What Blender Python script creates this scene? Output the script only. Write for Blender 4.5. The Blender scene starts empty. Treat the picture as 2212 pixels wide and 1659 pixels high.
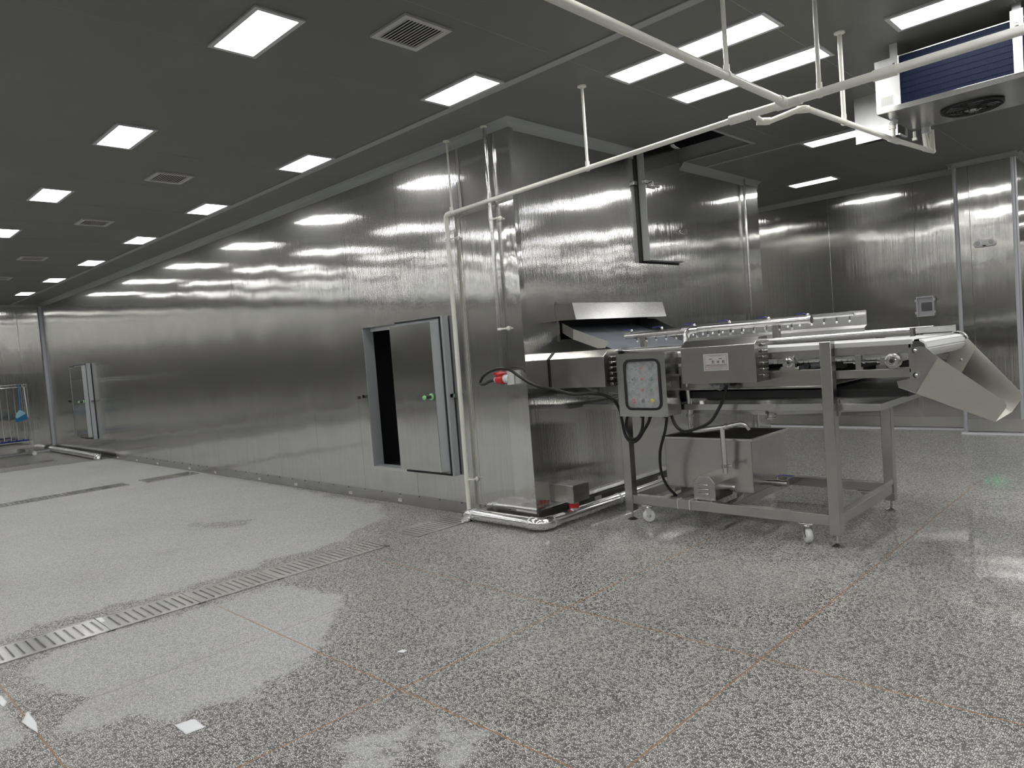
import bpy, math, random
import numpy as np
from mathutils import Vector, Matrix
R = math.radians
random.seed(7)
SC = bpy.context.scene
COL = SC.collection

# ------------------------------------------------------------------ camera
cam_d = bpy.data.cameras.new('camera'); cam = bpy.data.objects.new('camera', cam_d); COL.objects.link(cam)
cam.location = (4.2114, -4.4887, 1.5488)
cam.rotation_euler = (1.523404, 0.076876, 0.770900)
cam_d.sensor_fit = 'HORIZONTAL'; cam_d.sensor_width = 36.0; cam_d.lens = 1539.93*36.0/2212
cam_d.clip_start = 0.05; cam_d.clip_end = 100
SC.camera = cam
# ------------------------------------------------------------------ world / exposure
w = bpy.data.worlds.new('world'); SC.world = w; w.use_nodes = True
w.node_tree.nodes['Background'].inputs[0].default_value = (0.5, 0.55, 0.6, 1)
w.node_tree.nodes['Background'].inputs[1].default_value = 0.0
SC.view_settings.view_transform = 'Standard'; SC.view_settings.look = 'None'
SC.view_settings.gamma = 1.0; SC.view_settings.use_curve_mapping = False
SC.view_settings.exposure = 1.05
LAMP = 11.0          # emission strength of every ceiling light diffuser

# ------------------------------------------------------------------ materials
def nt(name):
    m = bpy.data.materials.new(name); m.use_nodes = True
    t = m.node_tree; return m, t, t.nodes['Principled BSDF']
def N(t, kind, **kw):
    n = t.nodes.new(kind)
    for k, v in kw.items():
        if k.startswith('i_'):
            key = k[2:]; key = int(key) if key.isdigit() else key.replace('_', ' ')
            n.inputs[key].default_value = v
        else: setattr(n, k, v)
    return n
def L(t, a, b): t.links.new(a, b)
def ramp(t, fac, stops):
    n = N(t, 'ShaderNodeValToRGB'); e = n.color_ramp.elements
    e[0].position, e[0].color = stops[0][0], (*stops[0][1], 1)
    e[1].position, e[1].color = stops[1][0], (*stops[1][1], 1)
    for p, c in stops[2:]:
        x = e.new(p); x.color = (*c, 1)
    L(t, fac, n.inputs[0]); return n.outputs[0]
def g(v): return (v, v, v)
def plain(name, col, rough=0.5, metal=0.0, noise=0.0, scale=20.0, spec=0.5):
    m, t, b = nt(name)
    b.inputs['Roughness'].default_value = rough; b.inputs['Metallic'].default_value = metal
    b.inputs['Specular IOR Level'].default_value = spec
    if noise:
        geo = N(t, 'ShaderNodeNewGeometry'); no = N(t, 'ShaderNodeTexNoise', i_Scale=scale, i_Detail=4.0)
        L(t, geo.outputs['Position'], no.inputs['Vector'])
        lo = tuple(c*(1-noise) for c in col); hi = tuple(min(1, c*(1+noise)) for c in col)
        L(t, ramp(t, no.outputs[0], [(0.3, lo), (0.7, hi)]), b.inputs['Base Color'])
    else: b.inputs['Base Color'].default_value = (*col, 1)
    return m
def steel(name, base=0.55, rough=0.3, aniso=0.0, wav=0.0, wscale=(1.2, 1.2, 3.0), streak=0.12, tint=(1, 1, 0.97), rot=0.0, dirt=0.0, hs=0.0, haze=0.0):
    """brushed stainless steel: vertical brushing spreads highlights sideways, slow dents make reflections wavy"""
    m, t, b = nt(name)
    b.inputs['Metallic'].default_value = 1.0
    geo = N(t, 'ShaderNodeNewGeometry')
    mp = N(t, 'ShaderNodeMapping'); mp.inputs['Scale'].default_value = (60, 60, 1.5)
    L(t, geo.outputs['Position'], mp.inputs[0])
    no = N(t, 'ShaderNodeTexNoise', i_Scale=1.0, i_Detail=3.0); L(t, mp.outputs[0], no.inputs['Vector'])
    lo = tuple(c*base*(1-streak) for c in tint); hi = tuple(c*base*(1+streak) for c in tint)
    col = ramp(t, no.outputs[0], [(0.3, lo), (0.7, hi)])
    if dirt:
        n3 = N(t, 'ShaderNodeTexNoise', i_Scale=3.0, i_Detail=6.0, i_Roughness=0.7); L(t, geo.outputs['Position'], n3.inputs['Vector'])
        mx = N(t, 'ShaderNodeMix', data_type='RGBA', blend_type='MULTIPLY'); mx.inputs[0].default_value = 1
        L(t, col, mx.inputs[6]); L(t, ramp(t, n3.outputs[0], [(0.35, g(1-dirt)), (0.65, g(1.0))]), mx.inputs[7]); col = mx.outputs[2]
    L(t, col, b.inputs['Base Color'])
    mr = N(t, 'ShaderNodeMapRange'); mr.inputs[1].default_value = 0.3; mr.inputs[2].default_value = 0.7
    mr.inputs[3].default_value = rough*0.85; mr.inputs[4].default_value = rough*1.15
    L(t, no.outputs[0], mr.inputs[0]); L(t, mr.outputs[0], b.inputs['Roughness'])
    if aniso:
        b.inputs['Anisotropic'].default_value = aniso; b.inputs['Anisotropic Rotation'].default_value = rot
        tg = N(t, 'ShaderNodeTangent', direction_type='RADIAL', axis='Z'); L(t, tg.outputs[0], b.inputs['Tangent'])
    if hs or wav:
        # brushing: microscopic vertical grooves tilt the normal sideways; slow dents tilt it up and down
        zt = N(t, 'ShaderNodeVectorMath', operation='CROSS_PRODUCT'); zt.inputs[0].default_value = (0, 0, 1); L(t, geo.outputs['Normal'], zt.inputs[1])
        m2 = N(t, 'ShaderNodeMapping'); m2.inputs['Scale'].default_value = (1100, 1100, 0.7); L(t, geo.outputs['Position'], m2.inputs[0])
        n2 = N(t, 'ShaderNodeTexNoise', i_Scale=1.0, i_Detail=1.0); L(t, m2.outputs[0], n2.inputs['Vector'])
        s2 = N(t, 'ShaderNodeMath', operation='MULTIPLY_ADD'); L(t, n2.outputs[0], s2.inputs[0]); s2.inputs[1].default_value = hs; s2.inputs[2].default_value = -hs/2
        v2 = N(t, 'ShaderNodeVectorMath', operation='SCALE'); L(t, zt.outputs[0], v2.inputs[0]); L(t, s2.outputs[0], v2.inputs[3])
        m4 = N(t, 'ShaderNodeMapping'); m4.inputs['Scale'].default_value = wscale; L(t, geo.outputs['Position'], m4.inputs[0])
        n4 = N(t, 'ShaderNodeTexNoise', i_Scale=1.0, i_Detail=2.0, i_Roughness=0.5); L(t, m4.outputs[0], n4.inputs['Vector'])
        s4 = N(t, 'ShaderNodeMath', operation='MULTIPLY_ADD'); L(t, n4.outputs[0], s4.inputs[0]); s4.inputs[1].default_value = wav; s4.inputs[2].default_value = -wav/2
        c4 = N(t, 'ShaderNodeCombineXYZ'); L(t, s4.outputs[0], c4.inputs[2])
        a4 = N(t, 'ShaderNodeVectorMath', operation='ADD'); L(t, geo.outputs['Normal'], a4.inputs[0]); L(t, v2.outputs[0], a4.inputs[1])
        a5 = N(t, 'ShaderNodeVectorMath', operation='ADD'); L(t, a4.outputs[0], a5.inputs[0]); L(t, c4.outputs[0], a5.inputs[1])
        nn = N(t, 'ShaderNodeVectorMath', operation='NORMALIZE'); L(t, a5.outputs[0], nn.inputs[0]); L(t, nn.outputs[0], b.inputs['Normal'])
    if haze:
        # fine scratches scatter part of the reflection widely
        b2 = N(t, 'ShaderNodeBsdfPrincipled'); b2.inputs['Metallic'].default_value = 1.0; b2.inputs['Roughness'].default_value = 0.36
        L(t, col, b2.inputs['Base Color']); mx2 = N(t, 'ShaderNodeMixShader'); mx2.inputs[0].default_value = haze
        L(t, b.outputs[0], mx2.inputs[1]); L(t, b2.outputs[0], mx2.inputs[2]); L(t, mx2.outputs[0], t.nodes['Material Output'].inputs['Surface'])
    return m
def msteel(name, base, rough, tint=(1, 1, 0.98), dirt=0.08, dsc=5.0, aniso=0.0):
    m, t, b = nt(name); b.inputs['Metallic'].default_value = 1.0; b.inputs['Roughness'].default_value = rough
    geo = N(t, 'ShaderNodeNewGeometry'); n3 = N(t, 'ShaderNodeTexNoise', i_Scale=dsc, i_Detail=4.0, i_Roughness=0.6); L(t, geo.outputs['Position'], n3.inputs['Vector'])
    L(t, ramp(t, n3.outputs[0], [(0.35, tuple(base*c*(1-dirt) for c in tint)), (0.65, tuple(base*c for c in tint))]), b.inputs['Base Color'])
    if aniso:
        b.inputs['Anisotropic'].default_value = aniso
        tg = N(t, 'ShaderNodeTangent', direction_type='RADIAL', axis='Z'); L(t, tg.outputs[0], b.inputs['Tangent'])
    return m
M = {}
M['rib'] = steel('ribbed_stainless', 0.66, 0.080, 0.0, 0.028, (1.8, 1.8, 0.9), 0.05, dirt=0.06, hs=0.18, haze=0.19)
M['sheet'] = steel('wall_stainless', 0.60, 0.07, 0.0, 0.022, (4.0, 4.0, 3.0), 0.04, dirt=0.05, hs=0.55, haze=0.15)
M['cover'] = steel('polished_cover_steel', 0.68, 0.06, 0.0, 0.05, (4, 4, 4.0), 0.04, hs=0.3, haze=0.15)
M['steel'] = msteel('machine_stainless', 0.48, 0.26, (1, 0.99, 0.95))
M['satin'] = msteel('satin_stainless', 0.60, 0.22)
M['tank'] = msteel('tank_stainless', 0.50, 0.24, (1, 0.985, 0.94), 0.14, 3.0)
M['chute'] = msteel('lit_chute_stainless', 0.70, 0.40, (1, 0.985, 0.93), 0.06)  # paler copy of machine steel, with the plates' lit look put into the colour
M['chrome'] = plain('polished_steel', (0.75, 0.75, 0.75), 0.12, 1.0)
M['tube'] = plain('polished_tube', (0.7, 0.7, 0.7), 0.2, 1.0)
M['galv'] = plain('galvanised_sheet', (0.78, 0.79, 0.8), 0.4, 1.0, 0.08, 9.0)
M['foil'] = plain('foil_jacket', (0.82, 0.82, 0.83), 0.16, 1.0, 0.05, 12.0)
M['pvc'] = plain('white_pvc', (0.86, 0.86, 0.80), 0.3, 0, 0.04, 6.0)
M['trim'] = plain('grey_cove_trim', (0.36, 0.38, 0.38), 0.4)
M['trimw'] = plain('pale_cove_trim', (0.52, 0.545, 0.585), 0.3)
M['jamb'] = plain('grey_pvc_jamb', (0.42, 0.44, 0.46), 0.45)
M['black'] = plain('black_rubber', (0.012, 0.012, 0.013), 0.45)
M['cable'] = plain('black_cable', (0.010, 0.010, 0.011), 0.35)
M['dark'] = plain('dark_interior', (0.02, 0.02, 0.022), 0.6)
M['ceil'] = plain('ceiling_panel_coating', (0.165, 0.165, 0.155), 0.42, 0, 0.05, 1.3, 0.45)
M['seam'] = plain('ceiling_seam_filler', (0.42, 0.42, 0.40), 0.6)
M['frame'] = plain('light_frame', (0.55, 0.56, 0.58), 0.4)
M['vent'] = plain('vent_white', (0.55, 0.55, 0.52), 0.5)
M['belt'] = plain('white_plastic_belt', (0.80, 0.81, 0.80), 0.35)
M['hose'] = plain('grey_spiral_hose', (0.20, 0.21, 0.22), 0.5, 0, 0.2, 40)
M['mat'] = plain('grey_pvc_belt', (0.16, 0.175, 0.20), 0.5, 0, 0.1, 5)
M['red'] = plain('red_plastic', (0.62, 0.02, 0.03), 0.35)
M['white'] = plain('white_plastic', (0.78, 0.78, 0.78), 0.35)
M['grn'] = plain('green_plastic', (0.03, 0.22, 0.12), 0.4)
M['yel'] = plain('yellow_plastic', (0.75, 0.66, 0.03), 0.4)
M['knobg'] = plain('glow_green_plastic', (0.35, 0.75, 0.38), 0.4)
M['blueh'] = plain('blue_vinyl_handle', (0.02, 0.03, 0.28), 0.35)
M['brass'] = plain('brass_divider', (0.36, 0.19, 0.085), 0.4, 0.3, 0.2, 30)
M['brassd'] = plain('dull_brass_divider', (0.34, 0.31, 0.27), 0.6, 0.0, 0.3, 6)
M['coil'] = plain('blue_coil_fins', (0.0016, 0.0065, 0.027), 0.6, 0.0, spec=0.2)
M['paper'] = plain('white_paper', (0.85, 0.88, 0.90), 0.8)
M['broom'] = plain('blue_handle', (0.05, 0.20, 0.55), 0.4)
M['broomh'] = plain('pale_blue_plastic', (0.30, 0.55, 0.66), 0.4)
M['bristle'] = plain('blue_bristles', (0.01, 0.15, 0.32), 0.7)
M['pan'] = plain('blue_plastic_clip', (0.01, 0.03, 0.22), 0.4)
M['lens'] = plain('frosted_window', (0.42, 0.44, 0.45), 0.35, 0, 0.35, 22)
M['label'] = plain('label_paper', (0.55, 0.55, 0.53), 0.4)
M['plate'] = plain('engraved_nameplate', (0.50, 0.49, 0.48), 0.4, 0.0)
M['ink'] = plain('black_ink', (0.02, 0.02, 0.02), 0.5)
M['inkr'] = plain('red_brown_ink', (0.18, 0.05, 0.05), 0.5)
M['inkg'] = plain('faded_ink', (0.30, 0.30, 0.27), 0.6)
m, t, b = nt('lamp_diffuser')
b.inputs['Base Color'].default_value = (0.8, 0.8, 0.8, 1)
b.inputs['Emission Color'].default_value = (1.0, 0.985, 0.96, 1); b.inputs['Emission Strength'].default_value = LAMP
M['lamp'] = m
m, t, b = nt('fogged_acrylic'); b.inputs['Base Color'].default_value = (0.55, 0.57, 0.58, 1); b.inputs['Roughness'].default_value = 0.3
geo = N(t, 'ShaderNodeNewGeometry'); no = N(t, 'ShaderNodeTexNoise', i_Scale=14.0, i_Detail=8.0, i_Roughness=0.75); L(t, geo.outputs['Position'], no.inputs['Vector'])
mr = N(t, 'ShaderNodeMapRange'); mr.inputs[1].default_value = 0.35; mr.inputs[2].default_value = 0.65; mr.inputs[3].default_value = 0.04; mr.inputs[4].default_value = 0.42
L(t, no.outputs[0], mr.inputs[0]); L(t, mr.outputs[0], b.inputs['Alpha']); M['fog'] = m
m, t, b = nt('exit_glow'); b.inputs['Base Color'].default_value = (0.02, 0.2, 0.08, 1)
b.inputs['Emission Color'].default_value = (0.10, 0.9, 0.35, 1); b.inputs['Emission Strength'].default_value = 0.9; M['exit'] = m
# clear plastic for the meter-box lid and window
m, t, b = nt('clear_plastic'); b.inputs['Alpha'].default_value = 0.07; b.inputs['Roughness'].default_value = 0.12
b.inputs['Base Color'].default_value = (0.85, 0.88, 0.88, 1); b.inputs['IOR'].default_value = 1.1; M['clear'] = m

def terrazzo():
    m, t, b = nt('terrazzo')
    geo = N(t, 'ShaderNodeNewGeometry')
    pos = geo.outputs['Position']
    at = N(t, 'ShaderNodeAttribute', attribute_name='wet')
    n1 = N(t, 'ShaderNodeTexNoise', i_Scale=3.6, i_Detail=8.0, i_Roughness=0.68); L(t, pos, n1.inputs['Vector'])
    n0 = N(t, 'ShaderNodeTexNoise', i_Scale=0.8, i_Detail=5.0, i_Roughness=0.6); L(t, pos, n0.inputs['Vector'])
    a1 = N(t, 'ShaderNodeMath', operation='MULTIPLY_ADD'); L(t, n1.outputs[0], a1.inputs[0]); a1.inputs[1].default_value = 1.3; a1.inputs[2].default_value = -0.65
    a2 = N(t, 'ShaderNodeMath', operation='ADD'); L(t, at.outputs['Fac'], a2.inputs[0]); L(t, a1.outputs[0], a2.inputs[1])
    wet = N(t, 'ShaderNodeMapRange', interpolation_type='SMOOTHSTEP'); wet.inputs[1].default_value = 0.42; wet.inputs[2].default_value = 0.58
    L(t, a2.outputs[0], wet.inputs[0])
    # chips
    v1 = N(t, 'ShaderNodeTexVoronoi', feature='F1', voronoi_dimensions='2D'); v1.inputs['Scale'].default_value = 118.0
    v2 = N(t, 'ShaderNodeTexVoronoi', feature='DISTANCE_TO_EDGE', voronoi_dimensions='2D'); v2.inputs['Scale'].default_value = 118.0
    wn = N(t, 'ShaderNodeTexNoise', i_Scale=45.0, i_Detail=2.0); L(t, pos, wn.inputs['Vector'])
    vm = N(t, 'ShaderNodeVectorMath', operation='MULTIPLY_ADD'); L(t, wn.outputs['Color'], vm.inputs[0]); vm.inputs[1].default_value = (0.003, 0.003, 0); L(t, pos, vm.inputs[2])
    for v in (v1, v2): L(t, vm.outputs[0], v.inputs['Vector'])
    sep = N(t, 'ShaderNodeSeparateColor'); L(t, v1.outputs['Color'], sep.inputs[0])
    chipv = ramp(t, sep.outputs[0], [(0.0, (0.06, 0.06, 0.057)), (0.20, (0.16, 0.157, 0.15)), (0.38, (0.50, 0.49, 0.47)), (1.0, (0.88, 0.87, 0.83))])
    edge = N(t, 'ShaderNodeMapRange', interpolation_type='SMOOTHSTEP'); edge.inputs[1].default_value = 0.10; edge.inputs[2].default_value = 0.19
    L(t, v2.outputs['Distance'], edge.inputs[0])
    mc = N(t, 'ShaderNodeMix', data_type='RGBA'); L(t, edge.outputs[0], mc.inputs[0]); mc.inputs[6].default_value = (0.022, 0.022, 0.021, 1); L(t, chipv, mc.inputs[7])
    # wet look = the chips; dry look = cement haze over them
    hz = ramp(t, n0.outputs[0], [(0.3, (0.50, 0.51, 0.515)), (0.7, (0.60, 0.61, 0.615))])
    dry = N(t, 'ShaderNodeMix', data_type='RGBA'); dry.inputs[0].default_value = 0.56; L(t, mc.outputs[2], dry.inputs[6]); L(t, hz, dry.inputs[7])
    # partial haze over the wet part
    ph = N(t, 'ShaderNodeMapRange'); ph.inputs[1].default_value = 0.42; ph.inputs[2].default_value = 0.75; ph.inputs[3].default_value = 0.0; ph.inputs[4].default_value = 0.26
    n5 = N(t, 'ShaderNodeTexNoise', i_Scale=1.4, i_Detail=6.0, i_Roughness=0.6, i_Distortion=0.6); L(t, pos, n5.inputs['Vector'])
    L(t, n5.outputs[0], ph.inputs[0])
    wc = N(t, 'ShaderNodeMix', data_type='RGBA'); L(t, ph.outputs[0], wc.inputs[0]); L(t, mc.outputs[2], wc.inputs[6]); wc.inputs[7].default_value = (0.42, 0.42, 0.40, 1)
    fin = N(t, 'ShaderNodeMix', data_type='RGBA'); L(t, wet.outputs[0], fin.inputs[0]); L(t, dry.outputs[2], fin.inputs[6]); L(t, wc.outputs[2], fin.inputs[7])
    # rusty smears
    n6 = N(t, 'ShaderNodeTexNoise', i_Scale=1.1, i_Detail=5.0); L(t, pos, n6.inputs['Vector'])
    rs = N(t, 'ShaderNodeMapRange'); rs.inputs[1].default_value = 0.62; rs.inputs[2].default_value = 0.80; rs.inputs[4].default_value = 0.35; L(t, n6.outputs[0], rs.inputs[0])
    f2 = N(t, 'ShaderNodeMix', data_type='RGBA'); L(t, rs.outputs[0], f2.inputs[0]); L(t, fin.outputs[2], f2.inputs[6]); f2.inputs[7].default_value = (0.26, 0.24, 0.20, 1)
    L(t, f2.outputs[2], b.inputs['Base Color'])
    rg = N(t, 'ShaderNodeMapRange'); rg.inputs[3].default_value = 0.62; rg.inputs[4].default_value = 0.42; L(t, wet.outputs[0], rg.inputs[0]); L(t, rg.outputs[0], b.inputs['Roughness'])
    fa = N(t, 'ShaderNodeAttribute', attribute_name='film')
    c0 = N(t, 'ShaderNodeMapRange'); c0.inputs[3].default_value = 0.10; c0.inputs[4].default_value = 0.62; L(t, fa.outputs['Fac'], c0.inputs[0])
    ct = N(t, 'ShaderNodeMath', operation='MULTIPLY'); L(t, wet.outputs[0], ct.inputs[0]); L(t, c0.outputs[0], ct.inputs[1]); L(t, ct.outputs[0], b.inputs['Coat Weight'])
    c1 = N(t, 'ShaderNodeMapRange'); c1.inputs[3].default_value = 0.24; c1.inputs[4].default_value = 0.05; L(t, fa.outputs['Fac'], c1.inputs[0]); L(t, c1.outputs[0], b.inputs['Coat Roughness']); b.inputs['Coat IOR'].default_value = 1.33
    # film ripple
    bp = N(t, 'ShaderNodeBump', i_Strength=0.35); bp.inputs['Distance'].default_value = 0.0008
    L(t, edge.outputs[0], bp.inputs['Height']); L(t, bp.outputs[0], b.inputs['Normal'])
    n7 = N(t, 'ShaderNodeTexNoise', i_Scale=5.0, i_Detail=3.0); L(t, pos, n7.inputs['Vector'])
    b2 = N(t, 'ShaderNodeBump', i_Strength=1.0); b2.inputs['Distance'].default_value = 0.0003
    L(t, n7.outputs[0], b2.inputs['Height']); L(t, b2.outputs[0], b.inputs['Coat Normal'])
    return m
M['terrazzo'] = terrazzo()

# ------------------------------------------------------------------ geometry helpers
class MB:
    def __init__(s): s.v = []; s.f = []
    def add(s, vs, fs):
        o = len(s.v); s.v += [tuple(p) for p in vs]; s.f += [tuple(i+o for i in q) for q in fs]; return s
    def box(s, x0, x1, y0, y1, z0, z1):
        if x0 > x1: x0, x1 = x1, x0
        if y0 > y1: y0, y1 = y1, y0
        if z0 > z1: z0, z1 = z1, z0
        return s.add([(x0,y0,z0),(x1,y0,z0),(x1,y1,z0),(x0,y1,z0),(x0,y0,z1),(x1,y0,z1),(x1,y1,z1),(x0,y1,z1)],
                     [(0,3,2,1),(4,5,6,7),(0,1,5,4),(1,2,6,5),(2,3,7,6),(3,0,4,7)])
    def prism(s, poly, axis, a, b):
        """poly in the two other axes (order x,y,z without axis), extruded a..b along axis"""
        def P(p, h):
            q = list(p); q.insert(axis, h); return tuple(q)
        n = len(poly)
        ar = sum(poly[i][0]*poly[(i+1)%n][1]-poly[(i+1)%n][0]*poly[i][1] for i in range(n))
        if (ar < 0) != (axis == 1): poly = poly[::-1]
        vs = [P(p, a) for p in poly]+[P(p, b) for p in poly]
        fs = [tuple(range(n))[::-1], tuple(range(n, 2*n))]+[(i, (i+1)%n, n+(i+1)%n, n+i) for i in range(n)]
        if a > b: fs = [q[::-1] for q in fs]
        return s.add(vs, fs)
    def plate(s, pts, th):
        """planar polygon in space with thickness th along its normal"""
        pts = [Vector(p) for p in pts]; n = Vector((0,0,0)); k = len(pts)
        for i in range(k): n += (pts[i]-pts[0]).cross(pts[(i+1)%k]-pts[0])
        n.normalize(); vs = [p for p in pts]+[p-n*th for p in pts]
        fs = [tuple(range(k)), tuple(range(k, 2*k))[::-1]]+[(i, k+i, k+(i+1)%k, (i+1)%k) for i in range(k)]
        return s.add(vs, fs)
    def tube(s, pts, r, seg=12, cap=True, r1=None):
        pts = [Vector(p) for p in pts]; n = len(pts); rings = []; u = None
        for i, p in enumerate(pts):
            d = ((pts[i]-pts[i-1]).normalized() if i else Vector((0,0,0)))+((pts[i+1]-pts[i]).normalized() if i < n-1 else Vector((0,0,0)))
            if d.length < 1e-6: d = pts[i]-pts[i-1]
            d.normalize()
            if u is None:
                a = Vector((0,0,1)) if abs(d.z) < 0.9 else Vector((1,0,0)); u = d.cross(a).normalized()
            else: u = (u-d*u.dot(d)).normalized()
            v = d.cross(u); rr = r if r1 is None else r+(r1-r)*i/(n-1)
            rings.append([p+u*(rr*math.cos(2*math.pi*k/seg))+v*(rr*math.sin(2*math.pi*k/seg)) for k in range(seg)])
        vs = [q for g_ in rings for q in g_]; fs = []
        for i in range(n-1):
            for k in range(seg): fs.append((i*seg+k, i*seg+(k+1)%seg, (i+1)*seg+(k+1)%seg, (i+1)*seg+k))
        if cap: fs += [tuple(range(seg))[::-1], tuple((n-1)*seg+k for k in range(seg))]
        return s.add(vs, fs)
    def cyl(s, a, b, r, seg=16, r1=None): return s.tube([a, b], r, seg, True, r1)
    def lathe(s, base, axis, prof, seg=20):
        """prof: [(r, h)] along axis from base"""
        ax = Vector(axis).normalized(); a = Vector((0,0,1)) if abs(ax.z) < 0.9 else Vector((1,0,0))
        u = ax.cross(a).normalized(); v = ax.cross(u); base = Vector(base); vs = []; fs = []
        for r, h in prof:
            for k in range(seg):
                an = 2*math.pi*k/seg; vs.append(base+ax*h+u*(r*math.cos(an))+v*(r*math.sin(an)))
        for i in range(len(prof)-1):
            for k in range(seg): fs.append((i*seg+k, i*seg+(k+1)%seg, (i+1)*seg+(k+1)%seg, (i+1)*seg+k))
        fs += [tuple(range(seg))[::-1], tuple((len(prof)-1)*seg+k for k in range(seg))]
        return s.add(vs, fs)
    def ball(s, c, r, seg=12):
        return s.lathe((c[0], c[1], c[2]-r), (0,0,1), [(max(1e-4, r*math.sin(math.pi*i/8)), r-r*math.cos(math.pi*i/8)) for i in range(9)], seg)
WL = {}
def wl(o): return WL.get(o.name, Vector((0,0,0)))
def obj(name, mb, mat, parent=None, bevel=0.0, label=None, cat=None, group=None, kind=None, smooth=True, origin=None):
    v = np.array(mb.v, dtype=float)
    if origin is None:
        lo, hi = v.min(0), v.max(0); origin = Vector(((lo[0]+hi[0])/2, (lo[1]+hi[1])/2, lo[2]))
    else: origin = Vector(origin)
    me = bpy.data.meshes.new(name); me.from_pydata([tuple(p) for p in v-np.array(origin)], [], mb.f); me.update()
    me.materials.append(M[mat] if isinstance(mat, str) else mat)
    if smooth: me.shade_smooth(); me.set_sharp_from_angle(angle=R(32))
    o = bpy.data.objects.new(name, me); COL.objects.link(o)
    WL[o.name] = origin.copy()
    if parent is not None: o.parent = parent; o.location = origin-wl(parent)
    else: o.location = origin
    if bevel:
        md = o.modifiers.new('bevel', 'BEVEL'); md.width = bevel; md.segments = 2; md.limit_method = 'ANGLE'; md.angle_limit = R(40); md.harden_normals = False
    props(o, label, cat, group, kind); return o
def props(o, label=None, cat=None, group=None, kind=None):
    for k, val in (('label', label), ('category', cat), ('group', group), ('kind', kind)):
        if val: o[k] = val
def thing(name, loc, label, cat, group=None, kind=None):
    o = bpy.data.objects.new(name, None); COL.objects.link(o); o.location = loc; o.empty_display_size = 0.1
    WL[o.name] = Vector(loc); props(o, label, cat, group, kind); return o
def dup(root, loc, label=None, group=None, parent=None):
    def cp(o, par):
        c = o.copy(); COL.objects.link(c); c.parent = par
        for ch in list(o.children): cp(ch, c)
        return c
    c = cp(root, parent); WL[c.name] = Vector(loc)
    c.location = Vector(loc)-(wl(parent) if parent else Vector((0,0,0)))
    if label: c['label'] = label
    if group: c['group'] = group
    return c
def spline(pts, k=6):
    """Catmull-Rom through the points"""
    P = [Vector(p) for p in pts]; P = [P[0]*2-P[1]]+P+[P[-1]*2-P[-2]]; out = []
    for i in range(1, len(P)-2):
        for j in range(k):
            u = j/k; a, b_, c, d = P[i-1], P[i], P[i+1], P[i+2]
            out.append(0.5*((2*b_)+(c-a)*u+(2*a-5*b_+4*c-d)*u*u+(3*b_-a-3*c+d)*u**3))
    out.append(P[-2]); return out
def fillet(pts, r, k=5):
    P = [Vector(p) for p in pts]; out = [P[0]]
    for i in range(1, len(P)-1):
        a = (P[i-1]-P[i]).normalized(); b_ = (P[i+1]-P[i]).normalized()
        s, e = P[i]+a*r, P[i]+b_*r
        for j in range(k+1):
            u = j/k; out.append(s*(1-u)**2+P[i]*2*u*(1-u)+e*u*u)
    out.append(P[-1]); return out

H = 3.5
XL, XR, YF, YB, YR = -15.7, 9.0, -13.5, 6.6, 18.0
# ------------------------------------------------------------------ floor (cast terrazzo; where it is wet is stored on the mesh)
def inside_dist(px, py, poly):
    poly = np.array(poly); n = len(poly); ins = np.zeros(px.shape, bool); d = np.full(px.shape, 1e9)
    for i in range(n):
        x0, y0 = poly[i]; x1, y1 = poly[(i+1) % n]
        c = ((y0 > py) != (y1 > py)) & (px < (x1-x0)*(py-y0)/((y1-y0) if y1 != y0 else 1e-9)+x0); ins ^= c
        dx, dy = x1-x0, y1-y0; tt = np.clip(((px-x0)*dx+(py-y0)*dy)/(dx*dx+dy*dy), 0, 1)
        d = np.minimum(d, np.hypot(px-x0-tt*dx, py-y0-tt*dy))
    return np.where(ins, d, -d)
dry1 = [(-1.12,-5.2),(-1.217,-3.67),(-1.25,-3.14),(-1.18,-2.56),(-1.23,-1.96),(-1.30,-1.1),(-1.7,-0.42),(-2.3,-0.12),(-4.43,-0.02),(-9.2,0.1),(-11.6,0.0),(-11.8,-0.9),(-12.0,-2.6),(-12.0,-6),(-3,-6)]
dry2 = [(-0.60,-3.62),(-0.66,-3.19),(-0.60,-2.65),(-0.58,-2.16),(-0.36,-2.115),(0.0,-2.047),(0.274,-2.077),(0.30,-2.25),(0.58,-2.37),(0.60,-2.50),(0.78,-2.70),(0.92,-3.02),(0.84,-3.17),(0.83,-3.40),(0.66,-3.45),(0.61,-3.70),(0.45,-3.73),(0.27,-3.60),(0.10,-3.61),(-0.10,-3.72),(-0.36,-3.72)]
dry3 = [(-0.9,-4.6),(-0.234,-3.86),(0.25,-3.85),(0.44,-3.85),(0.5,-3.93),(0.45,-4.1),(0.0,-4.5)]
pale = [(1.64,-3.09),(1.78,-2.80),(2.03,-2.68),(2.12,-2.77),(1.9,-3.05),(1.75,-3.2)]
wet_spot = [(-3.5,-1.62),(-3.0,-1.25),(-2.75,-1.35),(-3.1,-1.7)]
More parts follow.
